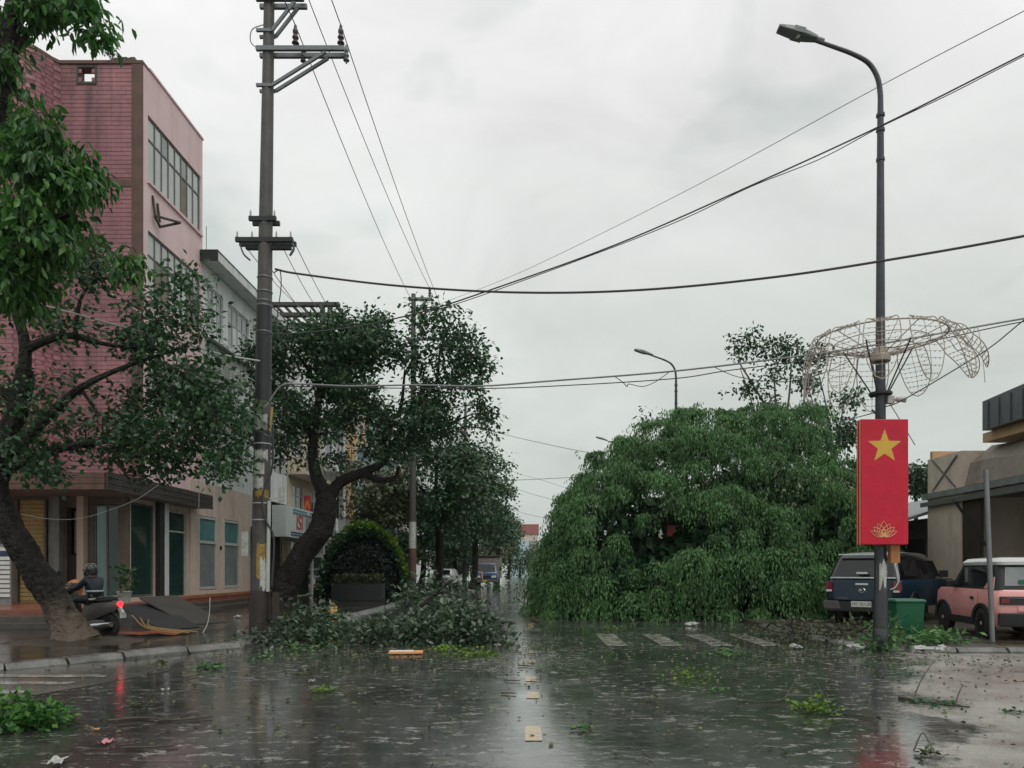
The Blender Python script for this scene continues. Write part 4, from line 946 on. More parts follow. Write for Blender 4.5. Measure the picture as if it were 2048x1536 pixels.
for k in range(NP):
    a = 2 * math.pi * k / NP + .15 + rg.uniform(-.05, .05); e = Vector((math.cos(a), math.sin(a), 0)); t_ = Vector((-math.sin(a), math.cos(a), 0)); c0 = Vector((LX, LD, 0))
    reach = .32 + .42 * max(0, e.x) ** 2 + rg.uniform(-.05, .06); drop = 1.08 + rg.uniform(-.1, .1) - .35 * max(0, e.x) ** 2
    def cen(t): return c0 + e * (1.02 + reach * math.sin(t * math.pi / 2)) + Vector((0, 0, 5.63 + .10 * math.sin(min(1, t * 2.5) * math.pi) - drop * t ** 1.55))
    def wid(t): return .285 * max(0.0, 1 - (2 * t ** .9 - 1) ** 2) ** .5
    m = MB(); n = 28
    loop = [cen(i / n) + t_ * wid(i / n) for i in range(n + 1)] + [cen(1 - i / n) - t_ * wid(1 - i / n) for i in range(1, n)]
    m.tube(loop + [loop[0]], .009, 6, False); pet = m.build('petal', 'rust_wire', FL, smooth=True)
    m = MB()
    for j in range(1, 12):
        t = j / 12.0; p, q = cen(t) + t_ * wid(t), cen(t) - t_ * wid(t)
        m.tube([p, p.lerp(q, .5) - Vector((0, 0, .015)), q], .0038, 4, False)
        for u in np.linspace(.15, .85, 5): m.cbox(p.lerp(q, float(u)) - Vector((0, 0, .015)), .013, .013, .022)
    m.tube([cen(i / 10) for i in range(11)], .0045, 4, False)
    m.build('light_strings', 'rust_wire', pet)
# ------------------------------------------------------------------ camera, banner, box on the near lamp
CC = empty('security_camera', (LX + .15, LD - .1, 4.5), 'small white security camera under the wire flower', 'camera')
b = MB(); b.cbox((LX + .15, LD - .05, 4.5), .12, .1, .14); b.build('mount', 'paper', CC, bevel=.01)
b = MB(); b.bar((LX + .18, LD - .08, 4.5), (LX + .27, LD - .12, 4.47), .04); b.tube([(LX + .22, LD - .12, 4.5), (LX + .38, LD - .16, 4.48)], [.04, .055], 10); b.build('housing', 'insulator_pale', CC, smooth=True)
BF = LD - .32
BN = empty('red_banner', (LX, BF, 1.9), 'red light-box banner with gold star and lotus on the near lamp pole', 'banner')
bx0, bx1, bz0, bz1 = at(1722, 0, BF).x, at(1817, 0, BF).x, at(0, 1089, BF).z, at(0, 838, BF).z
b = MB(); b.box(bx0, bx1, BF, BF + .19, bz0, bz1); b.build('box', 'banner_red', BN, bevel=.012)
b = MB(); b.box(bx0 - .012, bx0 - .001, BF + .02, BF + .035, bz0, bz1); b.box(bx0 - .012, bx0 - .001, BF + .12, BF + .14, bz0, bz1); b.build('edge_trim', 'gold_pale', BN)
b = MB(); b.bar((LX - .18, LD - .05, bz1 + .22), (LX - .02, LD - .12, bz1 + .02), .03); b.build('bracket', 'dark_metal', BN)
sc_ = at(1769, 893, BF); pts = []
for k in range(10):
    a = math.pi / 2 + k * math.pi / 5; r = .31 if k % 2 == 0 else .125; pts.append((sc_.x + r * math.cos(a), BF - .004, sc_.z + r * math.sin(a)))
b = MB(); b.add(pts + [(sc_.x, BF - .004, sc_.z)] + [(x, BF, z) for x, y, z in pts], [(k, (k + 1) % 10, 10) for k in range(10)] + [(k, (k + 1) % 10, 11 + (k + 1) % 10, 11 + k) for k in range(10)]); b.build('star', 'gold', BN)
lc = at(1767, 1066, BF); b = MB()
def petal_line(ang, ln, w):
    o = []
    for i in range(13):
        t = i / 12; s = t * 2 if t <= .5 else (1 - t) * 2; side = 1 if t <= .5 else -1
        u = ln * s; v = side * w * math.sin(math.pi * min(.999, s ** .8)) ; o.append((lc.x + u * math.sin(ang) + v * math.cos(ang), BF - .006, lc.z - .06 + u * math.cos(ang) - v * math.sin(ang)))
    return o
for ang, ln, w in ((0, .27, .075), (.45, .25, .06), (-.45, .25, .06), (.85, .25, .05), (-.85, .25, .05), (1.2, .25, .045), (-1.2, .25, .045), (0, .15, .04)):
    b.tube(petal_line(ang, ln, w), .007, 5, False)
b.build('lotus', 'gold_pale', BN)
MX = MB(); MX.cbox((LX + .17, LD - .15, at(0, 1108, LD).z), .17, .12, .33); MX.build('meter_box', 'meter_brown', bevel=.01, label='small rusty orange meter box under the red banner', cat='meter box')
b = MB(); b.tube(catmull([(LX + .22, LD - .14, 1.55), (LX + .26, LD - .15, 1.3), (LX + .2, LD - .15, 1.15), (LX + .12, LD - .12, 1.1)], 5), .01, 6); b.build('meter_lead', 'cable_pale', label='curled pale lead hanging from the orange meter box', cat='cable')
# ------------------------------------------------------------------ foliage tools
from mathutils import noise as noise_
def nrm(a): return a / np.maximum(np.linalg.norm(a, axis=1, keepdims=True), 1e-9)
def leaf_obj(name, parent, m, pos, dr, L, W, seed=0, fold=.25, kind=None, six=False):
    rs = np.random.RandomState(seed); n = len(pos); o0 = np.array(origin_of(parent)) if parent is not None else np.zeros(3)
    pos = np.asarray(pos) - o0; dr = nrm(np.asarray(dr)); L = np.broadcast_to(L, (n,))[:, None] * rs.uniform(.65, 1.3, (n, 1)); W = np.broadcast_to(W, (n,))[:, None] * rs.uniform(.7, 1.25, (n, 1))
    ref = rs.normal(0, .7, (n, 3)) + np.array([0, 0, 1.0]); side = nrm(np.cross(dr, ref)); nn = np.cross(side, dr)
    if not six:
        v = np.stack([pos, pos + dr * L * .45 + side * W + nn * W * fold, pos + dr * L, pos + dr * L * .45 - side * W + nn * W * fold], 1); k = 4
    else:
        v = np.stack([pos, pos + dr * L * .28 + side * W * .85 + nn * W * fold, pos + dr * L * .65 + side * W * .8 + nn * W * fold - nn * L * .06, pos + dr * L - nn * L * .2,
                      pos + dr * L * .65 - side * W * .8 + nn * W * fold - nn * L * .06, pos + dr * L * .28 - side * W * .85 + nn * W * fold], 1); k = 6
    v = v.reshape(-1, 3); me = bpy.data.meshes.new(name); me.vertices.add(n * k); me.vertices.foreach_set('co', v.ravel().astype(np.float32))
    if not six: loops = (np.arange(n)[:, None] * 4 + np.array([0, 1, 2, 0, 2, 3])).ravel(); tot = np.full(n * 2, 3)
    else: loops = (np.arange(n)[:, None] * 6 + np.array([0, 1, 2, 3, 0, 3, 4, 5])).ravel(); tot = np.full(n * 2, 4)
    me.loops.add(len(loops)); me.loops.foreach_set('vertex_index', loops.astype(np.int32))
    me.polygons.add(len(tot)); st = np.concatenate([[0], np.cumsum(tot)[:-1]]); me.polygons.foreach_set('loop_start', st.astype(np.int32)); me.polygons.foreach_set('loop_total', tot.astype(np.int32))
    me.update(calc_edges=True); me.materials.append(MT[m])
    o = bpy.data.objects.new(name, me); COL.objects.link(o); o.parent = parent
    return tag(o, kind=kind)
def clusters(ells, seed):
    rs = np.random.RandomState(seed); out = []
    for c, r, n in ells:
        d = nrm(rs.normal(size=(n, 3))); rad = rs.uniform(.25, 1, (n, 1)) ** .55
        out.append(np.array(c) + d * rad * np.array(r))
    return np.concatenate(out)
def ring_leaves(cen, per, spread, seed, droop=.5, wind=(0, 0, 0)):
    rs = np.random.RandomState(seed); n = len(cen); k = rs.poisson(per, n) + 2; idx = np.repeat(np.arange(n), k); m = len(idx)
    off = rs.normal(size=(m, 3)) * spread * np.array([1, 1, .7]); pos = cen[idx] + off
    dr = nrm(off + 1e-6) * .8 + rs.normal(size=(m, 3)) * .55 + np.array([0, 0, -droop]) + np.array(wind)
    return pos, dr
def pb(px, py, d, rx, ry, rd, n, k, seed, rmin=.22, rmax=.42):     # the same region filled with k uneven sub-clumps
    rs = np.random.RandomState(seed); o = []
    for _ in range(k):
        a = rs.uniform(0, 2 * np.pi); q = rs.uniform(0, 1) ** .55; s = rs.uniform(rmin, rmax)
        o.append(pe(px + math.cos(a) * q * rx * .9, py + math.sin(a) * q * ry * .9, d + rs.uniform(-1, 1) * rd * .8, max(rx, ry) * s * rs.uniform(.8, 1.4), max(rx, ry) * s * rs.uniform(.55, .95), rd * s * 1.6, max(3, int(n / k * (s / ((rmin + rmax) / 2)) ** 2))))
    return o
def pe(px, py, d, rx, ry, rd, n):     # crown ellipsoid from a place in view
    return (tuple(at(px, py, d)), (rx / FPX * d, rd, ry / FPX * d), n)
def tree(name, label, trunk, r0, r1, limbs, ells, leaf, L, W, per, spread, seed, bark='bark', group=None, cat='tree', droop=.5, wind=(0, 0, 0), six=False, twigs=True, base_pale=None, twr=.012, skip=None):
    o = empty(name, trunk[0], label, cat, group)
    tp = catmull(trunk, 7); b = MB(); n = len(tp)
    rr = [r0 + (r1 - r0) * i / (n - 1) for i in range(n)]; rr[0] *= 1.28; rr[1] *= 1.12
    rs = random.Random(seed); rr = [r * rs.uniform(.98, 1.02) for r in rr]
    NS = 44 if r0 > .2 else 14
    if r0 > .2:
        tp2 = catmull(tp, 4); rr2 = np.interp(np.linspace(0, 1, len(tp2)), np.linspace(0, 1, n), rr); b.tube(tp2, [float(q) for q in rr2], NS); k0 = rs.random() * 9
        for i in range(len(tp2)):
            for j in range(NS):
                q = Vector(b.v[i * NS + j]); a = 2 * math.pi * j / NS; sl = i * .07
                f = .10 * noise_.noise(Vector((math.cos(a) * 1.2 + k0, math.sin(a) * 1.2, sl * .8))) * 2 + .16 * abs(noise_.noise(Vector((math.cos(a) * 4.5, math.sin(a) * 4.5 + k0, sl * 1.6)))) + .08 * noise_.noise(Vector((math.cos(a) * 9, math.sin(a) * 9, sl * 5 + k0)))
                b.v[i * NS + j] = tuple(tp2[i] + (q - tp2[i]) * (1 + f))
    else: b.tube(tp, rr, NS)
    pts = list(tp[n // 2:])
    t = b.build('trunk', bark, o, smooth=True)
    for path, a, c in limbs:
        lp = catmull(path, 6); q = MB(); q.tube(lp, [a, c], 8); q.build('limb', bark, o, smooth=True); pts += lp[1:]
    cen = clusters(ells, seed)
    if skip is not None: cen = np.array([c for c in cen if not skip(c)])
    if twigs:
        P = np.array([tuple(p) for p in pts]); q = MB(); left = list(range(len(cen))); best = np.array([((P - c) ** 2).sum(1).min() for c in cen]); par = [Vector(P[int(((P - c) ** 2).sum(1).argmin())]) for c in cen]
        while left:
            i = min(left, key=lambda j: best[j]); left.remove(i); a_ = par[i]; e_ = Vector(cen[i]); ln_ = (e_ - a_).length
            mid = a_.lerp(e_, .5) + Vector((rs.uniform(-.12, .12), rs.uniform(-.12, .12), rs.uniform(-.02, .14))) * ln_
            q.tube(catmull([a_, mid, e_], 3), [twr * (1 + min(1.5, ln_)), twr * .7], 4, False)
            if left:
                L_ = np.array(left); dd = ((cen[L_] - cen[i]) ** 2).sum(1) * 1.15
                for j, d_ in zip(left, dd):
                    if d_ < best[j]: best[j] = d_; par[j] = e_
        q.build('twigs', 'twig', o, kind='stuff')
    pos, dr = ring_leaves(cen, per, spread, seed + 1, droop, wind)
    leaf_obj('crown', o, leaf, pos, dr, L, W, seed + 2, six=six, kind='stuff')
    return o, t

# ------------------------------------------------------------------ near tree hanging in from the left edge
D = 10.5
tree('broadleaf_tree', 'bright green large-leaved tree hanging into the top left corner', [(-8.25, 10.8, .09), (-8.2, 10.8, 2.5), (-8.0, 10.7, 5), at(-40, 330, D), at(5, 160, D), at(25, 40, D), at(40, -80, D)], .2, .1,
     [([at(0, 160, D), at(60, 60, D), at(120, 20, D)], .05, .02), ([at(-30, 330, D), at(50, 330, D), at(120, 350, D)], .06, .02), ([at(-50, 420, D), at(30, 470, D), at(140, 430, D)], .06, .02), ([at(10, 140, D), at(-10, 60, D), at(-60, 0, D)], .05, .03)],
     pb(45, 250, D, 50, 55, .5, 44, 8, 1) + pb(85, 330, D, 75, 70, .6, 80, 11, 2) + pb(65, 460, D, 85, 90, .7, 110, 13, 3) + pb(135, 360, D, 48, 60, .5, 44, 8, 4) + pb(35, 560, D, 65, 60, .6, 60, 9, 5) + pb(120, 2, D, 70, 44, .4, 66, 9, 6) + [pe(10, 100, D, 28, 110, .4, 18), pe(-70, 400, D, 70, 260, .8, 60), pe(-60, 120, D, 40, 120, .8, 26), pe(252, 520, D + 1.5, 12, 36, .2, 8), pe(190, 60, D, 14, 30, .2, 8)],
     'leaf_bright', .155, .034, 17, .12, 31, droop=1.3, six=True, twr=.009)
# ------------------------------------------------------------------ leaning tree with thin crown, left
D = 14.2
tree('leaning_tree', 'storm-thinned tree whose dark trunk leans left beside the scooter', [at(158, 1288, D), at(142, 1255, D), at(110, 1200, D), at(62, 1125, D), at(15, 1045, D), at(-8, 970, D), at(8, 890, D), at(40, 800, D), at(50, 740, D)], .285, .15,
     [([at(45, 790, D), at(50, 690, D), at(30, 620, D), at(10, 560, D)], .13, .05), ([at(48, 700, D), at(90, 682, D), at(140, 672, D + .3), at(220, 690, D + .6), at(320, 700, D + 1)], .1, .02),
      ([at(2, 930, D), at(70, 860, D), at(130, 800, D), at(180, 765, D), at(260, 730, D + .5), at(380, 690, D + 1)], .12, .02), ([at(0, 950, D), at(90, 905, D), at(220, 880, D + .4), at(330, 850, D + .8), at(450, 830, D + 1)], .1, .015),
      ([at(35, 810, D), at(-20, 760, D), at(-90, 700, D)], .1, .04), ([at(160, 775, D), at(190, 820, D), at(196, 850, D)], .04, .01), ([at(150, 672, D + .3), at(165, 590, D + .5), at(220, 530, D + .8)], .05, .012), ([at(230, 880, D + .4), at(240, 930, D), at(260, 960, D)], .04, .012), ([at(110, 890, D), at(115, 940, D), at(120, 965, D)], .05, .02)],
     pb(330, 770, D + .8, 130, 100, 1.3, 120, 16, 11) + pb(430, 850, D + 1, 85, 85, 1.0, 105, 12, 12) + pb(250, 880, D + .4, 150, 55, 1.1, 80, 12, 13) + pb(200, 545, D + .6, 75, 60, .8, 34, 8, 14) + pb(330, 650, D + 1, 100, 60, 1.0, 52, 10, 15) + pb(60, 910, D, 90, 50, 1.0, 50, 8, 16) + pb(80, 790, D, 100, 60, .8, 22, 8, 17) + pb(120, 640, D + .3, 90, 40, .8, 20, 7, 18) + [pe(-60, 760, D, 80, 140, 1.0, 50)] + pb(370, 930, D + .6, 100, 34, .9, 44, 9, 19) + pb(380, 590, D + 1, 50, 50, .6, 18, 5, 20),
     'leaf_fig', .13, .042, 17, .18, 41, 'bark_based', droop=.35, wind=(.35, 0, 0), twr=.011)
b = MB(); p0, p1, p2 = at(160, 1289, D), at(142, 1255, D), at(125, 1226, D)
rs_ = random.Random(9); rings = []; ctr = catmull([p0, p1, p2], 8)
for k in range(17):
    t = k / 16; c = ctr[k]; r = .30 + .19 * (1 - t) ** 3.2
    rings.append([c + Vector((math.cos(a), math.sin(a), 0)) * r * (1 + (.22 * noise_.noise(Vector((math.cos(a) * 1.7, math.sin(a) * 1.7, 3.1))) * 2) * (1 - t) + .10 * abs(noise_.noise(Vector((math.cos(a) * 5, math.sin(a) * 5, t * 3)))) + .05 * noise_.noise(Vector((math.cos(a) * 11, math.sin(a) * 11, t * 9)))) for a in (2 * math.pi * i / 48 for i in range(48))])
b.loft(rings); b.build('root_flare', 'bark_based', bpy.data.objects['leaning_tree'], smooth=True)
b = MB(); c = at(160, 1289, D); vs = [(c.x, c.y, .17)]; fs = []
for k in range(5):
    for i in range(28):
        a = 2 * math.pi * i / 28; r = (.25 + .2 * k) * (1 + .35 * noise_.noise(Vector((math.cos(a) * 1.3, math.sin(a) * 1.3, k * .3)))); vs.append((c.x + r * 1.25 * math.cos(a), c.y + r * math.sin(a), [.17, .16, .14, .12, .08][k] + .03 * noise_.noise(Vector((math.cos(a) * 4, math.sin(a) * 4, k)))))
fs = [(0, 1 + i, 1 + (i + 1) % 28) for i in range(28)] + [(1 + k * 28 + i, 1 + k * 28 + (i + 1) % 28, 1 + (k + 1) * 28 + (i + 1) % 28, 1 + (k + 1) * 28 + i) for k in range(4) for i in range(28)]
b.add(vs, fs); b.build('soil_mound', 'dirt', bpy.data.objects['leaning_tree'], smooth=True)
# ------------------------------------------------------------------ leaning tree in the middle of the left pavement
D = 29.0
tree('leaning_tree', 'dark forked tree leaning right over the pavement beyond the near pole', [at(562, 1210, D), at(575, 1165, D), at(606, 1105, D), at(640, 1060, D), at(652, 1015, D), at(650, 985, D)], .47, .36,
     [([at(650, 990, D), at(632, 950, D), at(625, 900, D), at(632, 840, D), at(640, 760, D)], .30, .09), ([at(655, 1000, D), at(680, 965, D), at(725, 945, D), at(765, 925, D), at(790, 880, D), at(830, 800, D)], .27, .06),
      ([at(722, 945, D), at(760, 960, D), at(790, 955, D), at(797, 935, D)], .16, .07), ([at(765, 925, D), at(770, 870, D), at(800, 820, D), at(810, 740, D)], .15, .04), ([at(628, 880, D), at(590, 820, D), at(560, 770, D)], .13, .03),
      ([at(636, 800, D), at(690, 740, D), at(740, 690, D)], .11, .03), ([at(820, 820, D), at(870, 770, D), at(880, 700, D)], .09, .03), ([at(800, 900, D), at(870, 860, D), at(940, 830, D)], .11, .025), ([at(640, 780, D), at(610, 730, D), at(580, 690, D)], .1, .03)],
     pb(640, 750, D, 150, 110, 2.4, 300, 26, 21) + pb(560, 700, D, 70, 55, 1.5, 50, 7, 22) + pb(720, 680, D, 95, 60, 1.8, 110, 14, 23) + pb(875, 715, D, 75, 90, 1.6, 105, 15, 24) + pb(905, 810, D, 95, 65, 1.6, 90, 13, 25) + pb(790, 850, D, 110, 70, 2.0, 120, 15, 26) + pb(570, 860, D, 75, 70, 1.8, 85, 11, 27) + pb(525, 760, D, 50, 75, 1.4, 60, 8, 28) + pb(962, 850, D, 32, 45, .8, 18, 5, 29) + pb(945, 745, D, 45, 45, .8, 22, 6, 30) + pb(680, 870, D, 60, 60, 1.6, 40, 7, 31),
     'leaf_dark', .19, .060, 22, .24, 51, droop=.35, wind=(.3, 0, .05), twr=.018)
# ------------------------------------------------------------------ row of trees further down the left pavement
def row_tree(label, px, d, cy, rx, ry, n, seed, leaf='leaf_far', base=None, L=.24):
    bx = at(px, 0, d).x; b0 = (bx, d, .09)
    tree('street_tree', label, [b0, (bx + .2, d, 1.8), tuple(at(px + 4, cy + ry * .5, d))], .24, .16, [([at(px, cy + ry * .6, d), at(px - rx * .5, cy, d)], .12, .04), ([at(px, cy + ry * .6, d), at(px + rx * .5, cy - ry * .2, d)], .12, .04), ([at(px, cy + ry * .5, d), at(px, cy - ry * .5, d)], .12, .04)],
         pb(px, cy, d, rx, ry, 2.6, n, 18, seed) + pb(px - rx * .3, cy + ry * .6, d, rx * .7, ry * .5, 2, n // 3, 7, seed + 1) + pb(px + rx * .35, cy + ry * .5, d, rx * .65, ry * .6, 2, n // 3, 7, seed + 2), leaf, L, L * .34, 17, .32, seed, group='trees down the left pavement', wind=(.2, 0, 0), twr=.02)
row_tree('dark bushy tree overlapping the second utility pole', 872, 40, 950, 105, 100, 240, 61)
row_tree('olive tinted tree behind the leaning trunk', 752, 39.5, 985, 75, 60, 130, 62, 'leaf_olive')
row_tree('dark tree above the blue truck', 945, 52, 985, 75, 95, 230, 63)
row_tree('tree at the end of the dark row, nearest the open road', 992, 74, 1015, 45, 80, 170, 64, L=.3)
row_tree('pale far tree leaning over the road end', 1016, 105, 1060, 24, 45, 90, 65, L=.34)
row_tree('dense low tree behind the white car', 842, 60, 1040, 70, 70, 190, 66, L=.28)
row_tree('light green tree beside the blue truck', 990, 84, 1085, 30, 40, 80, 67, 'leaf_olive', L=.3)
row_tree('low shrubby tree between the truck and the far houses', 955, 88, 1118, 36, 26, 90, 75, L=.3)
row_tree('low dark shrub tree behind the third pole', 905, 90, 1115, 40, 30, 90, 78, L=.3)
row_tree('dark tree hiding the cream house', 905, 66, 1060, 65, 70, 170, 68, L=.28)
# far end of the street
FT = [('hazy round tree closing the street end on the left', 1040, 150, 1122, 45, 26, 70), ('hazy tree closing the street end in the middle', 1078, 165, 1116, 40, 28, 70), ('hazy tall tree at the street end beside the big fallen tree', 1118, 140, 1095, 42, 40, 90)]
for i, (lb, px, d, cy, rx, ry, n) in enumerate(FT):
    bx = at(px, 0, d).x
    tree('far_tree', lb, [(bx, d, 0), (bx, d, 1.5), tuple(at(px, cy, d))], .25, .1, [], [pe(px, cy, d, rx, ry, 3, n)], 'leaf_far', .5, .17, 16, .6, 70 + i, group='trees at the street end', twigs=False)
# ------------------------------------------------------------------ clipped dome bush and planter
D = 36.0; bc = at(727, 0, D).x
DB = empty('dome_bush', (bc, D, .09), 'dark hollow dome-shaped bush with bright leafy rim beside the second pole', 'bush')
rs = np.random.RandomState(81); n = 15000
th = rs.uniform(0, 2 * np.pi, n); ph = np.arccos(rs.uniform(0, 1, n)); dirs = np.stack([np.sin(ph) * np.cos(th), np.sin(ph) * np.sin(th), np.cos(ph)], 1)
keep = ~((dirs[:, 1] < -.12) & (np.abs(dirs[:, 0]) < .95) & (dirs[:, 2] < .965)); dirs = dirs[keep]
rad = rs.uniform(.86, 1.04, (len(dirs), 1)); pos = np.array([bc, D, .1]) + dirs * rad * np.array([2.15, 1.9, 3.55])
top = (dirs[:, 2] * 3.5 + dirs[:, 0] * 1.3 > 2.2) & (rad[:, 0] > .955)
dr = dirs * .6 + rs.normal(size=dirs.shape) * .5 + np.array([0, -.2, -.2])
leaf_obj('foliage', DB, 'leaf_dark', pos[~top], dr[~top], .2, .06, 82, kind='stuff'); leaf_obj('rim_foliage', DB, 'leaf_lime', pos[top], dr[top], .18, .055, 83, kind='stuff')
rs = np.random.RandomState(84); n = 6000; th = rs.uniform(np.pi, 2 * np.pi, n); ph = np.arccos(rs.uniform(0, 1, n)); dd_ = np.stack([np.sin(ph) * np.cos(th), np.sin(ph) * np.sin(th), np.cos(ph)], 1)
leaf_obj('inner_foliage', DB, 'leaf_shade', np.array([bc, D + .5, .1]) + dd_ * rs.uniform(.70, .92, (n, 1)) * np.array([2.05, 1.6, 3.4]), rs.normal(size=(n, 3)) + np.array([0, 0, -.5]), .2, .06, 87, kind='stuff')  # dark leaves added to fill the hollow, its shade put into their colour
b = MB(); b.tube([(bc, D + .3, .09), (bc + .1, D + .3, 1.4), (bc - .1, D + .2, 3.2)], [.14, .1, .06], 8)
for a in (-1.2, -.6, .5, 1.1): b.tube([(bc, D + .3, 1.3), (bc + a, D + .4, 2.4), (bc + a * 1.3, D + .4, 2.9)], [.06, .03, .02], 6)
b.build('trunk', 'bark', DB, smooth=True)
b = MB(); rings = []
for k in range(9):
    ph = math.pi / 2 * k / 8.4
    rings.append([(bc + math.cos(a) * 1.95 * math.cos(ph), D + .25 + math.sin(a) * 1.5 * math.cos(ph), .1 + 3.2 * math.sin(ph)) for a in (math.pi * i / 14 for i in range(15))])
for r, q in zip(rings, rings[1:]):
    for i in range(14): b.quad(r[i], r[i + 1], q[i + 1], q[i])
b.build('inner_twigs', 'bark', DB)
PL = empty('planter', (-7.6, 33, .09), 'low dark planter with spiky plants in front of the dome bush', 'planter')
b = MB(); b.box(-8.75, -6.55, 32.8, 33.7, .09, .85); b.build('box', 'tarp_dark', PL, bevel=.02)
rs = np.random.RandomState(85); pos = np.stack([rs.uniform(-8.7, -6.6, 700), rs.uniform(32.85, 33.6, 700), rs.uniform(.85, 1.15, 700)], 1)
leaf_obj('plants', PL, 'leaf_olive', pos, rs.normal(size=(700, 3)) * .5 + np.array([0, 0, .8]), .2, .05, 86, kind='stuff')
b = MB()
for k in range(9):
    a = -1 + k * .25; b.tube(catmull([(-7.75, 33.2, .85), (-7.75 + a * .15, 33.15, 1.2), (-7.75 + a * .4, 33.1, 1.35 - abs(a) * .1)], 3), [.03, .006], 4)
b.build('spiky_leaves', 'stem_grey', PL)
# ------------------------------------------------------------------ big fallen weeping tree blocking the road
FTn = empty('fallen_tree', (5.5, 24, 0), 'huge uprooted leafy tree lying across the right half of the road', 'tree')
lobes = [((3.1, 24.9, .2), (3.0, 3.4, 5.5)), ((5.6, 26.0, .2), (3.8, 4.6, 6.9)), ((8.2, 26.4, .2), (3.5, 4.6, 7.3)), ((1.75, 24.3, .1), (1.55, 2.3, 3.2)), ((6.4, 23.4, .1), (3.9, 2.7, 3.9)), ((9.6, 24.6, .1), (1.9, 3.6, 5.4)), ((3.4, 23.2, 0), (2.8, 2.2, 2.4)), ((6.9, 25.2, 1.2), (2.7, 3.2, 4.3))]
rs = np.random.RandomState(91); cand = []; cn = []
for li, (c, r) in enumerate(lobes):
    c = np.array(c); r = np.array(r); k = 900
    d = nrm(rs.normal(size=(k, 3))); d[:, 2] = np.abs(d[:, 2]); p = c + d * r * rs.uniform(.84, 1.0, (k, 1)); nv = nrm(d / r); keep = np.ones(k, bool)
    for lj, (c2, r2) in enumerate(lobes):
        if lj != li: keep &= (((p - np.array(c2)) / np.array(r2)) ** 2).sum(1) > .78
    keep &= (p[:, 1] < 27.5) | (p[:, 2] > 4.2)
    cand.append(p[keep]); cn.append(nv[keep])
cand = np.concatenate(cand); cn = np.concatenate(cn)
def gap(p):   # dark hollow where the trunk shows
    q = np.stack([VX + p[:, 0] / p[:, 1] * FPX, VY - (p[:, 2] - CH) / p[:, 1] * FPX], 1)
    return (np.abs((q[:, 0] - 1320) / 42) ** 2 + np.abs((q[:, 1] - 1048) / 26) ** 2 < 1) & (p[:, 1] < 24.5)
order = rs.permutation(len(cand)); C = []; Nn = []
for i in order:
    if all(((cand[i] - q) ** 2).sum() > .74 ** 2 for q in C): C.append(cand[i]); Nn.append(cn[i])
C = np.array(C); Nn = np.array(Nn); k_ = ~gap(C); C = C[k_]; Nn = Nn[k_]
posL, drL = [], []
for c, nv in zip(C, Nn):          # one bough: strands fanning out of its crown, then weeping
    s_ = rs.uniform(.6, 1.45); ns = int(62 * s_ + 12); K = 15; c = c + nv * rs.uniform(-.45, .3)
    az = rs.uniform(0, 2 * np.pi, ns); el = rs.uniform(.05, .8, ns)
    d = np.stack([np.cos(az) * np.cos(el), np.sin(az) * np.cos(el), np.sin(el) * .7], 1) + nv * np.array([.75, .75, .35]); d = nrm(d)
    ln = rs.uniform(.45, 1.0, (ns, 1)) * s_; fall = rs.uniform(.6, 1.9, (ns, 1)) * (.75 + .6 * (c[2] < 3))
    for j in range(K):
        t = (j + rs.uniform(0, 1, (ns, 1))) / K; p = c + d * ln * (t ** .8) * .85 + np.array([0, 0, -1.]) * s_ * fall * .75 * t ** 2.1 + rs.normal(size=(ns, 3)) * .03
        posL.append(p); drL.append(d * (1 - t) * .7 + np.array([0, 0, -1.]) * (.45 + t * 1.1) + rs.normal(size=(ns, 3)) * .24)
posL = np.concatenate(posL); drL = np.concatenate(drL); ok = posL[:, 2] > .04; posL = posL[ok]; drL = drL[ok]
kk = rs.permutation(len(posL))[:360000]
leaf_obj('crown', FTn, 'leaf_weep', posL[kk], drL[kk], .125, .0195, 92, kind='stuff')
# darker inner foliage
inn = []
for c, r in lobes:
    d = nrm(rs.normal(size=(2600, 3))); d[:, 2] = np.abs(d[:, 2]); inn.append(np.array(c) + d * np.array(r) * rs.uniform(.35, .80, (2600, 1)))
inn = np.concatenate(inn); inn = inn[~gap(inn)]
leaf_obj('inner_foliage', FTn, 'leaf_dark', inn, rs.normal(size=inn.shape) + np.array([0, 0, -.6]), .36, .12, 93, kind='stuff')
b = MB(); b.tube(catmull([(10.5, 30, .3), (8.5, 27, 1.6), (6.5, 25, 2.6), (4.6, 23.6, 3.1), (3.6, 22.9, 2.9)], 6), [.42, .2], 12); b.build('trunk', 'bark', FTn, smooth=True)
for e_, r in (((3.0, 24, 3.6), .12), ((5.6, 23.0, 3.2), .12), ((7.6, 24, 4.6), .13), ((5.5, 26, 5.2), .13), ((2.4, 23.2, 1.8), .09), ((8.8, 25, 5.6), .1)):
    b = MB(); b.tube(catmull([(7.0, 25.4, 2.4), ((7.0 + e_[0]) / 2, 24.8, 3.3), e_], 5), [r, .03], 8); b.build('limb', 'bark', FTn, smooth=True)
# stray upright sprigs on the outline
st = []
for px, py, n in ((1300, 848, 9), (1335, 842, 5), (1375, 828, 6), (1170, 945, 6), (1450, 815, 6), (1500, 806, 5), (1240, 890, 6)):
    for _ in range(n // 2): st.append(tuple(at(px + rs.normal() * 12, py + rs.normal() * 14, 26)))
pos, dr = ring_leaves(np.array(st), 9, .12, 94, .2); leaf_obj('outline_sprigs', FTn, 'leaf_fig', pos, dr, .16, .045, 95, kind='stuff')
rb = MB(); p = at(1342, 1040, 23.6); rb.box(p.x - .12, p.x + .12, 23.6, 23.63, p.z - .5, p.z + .4); rb.build('red_cloth', 'sign_red', label='scrap of red banner caught inside the fallen tree', cat='cloth')
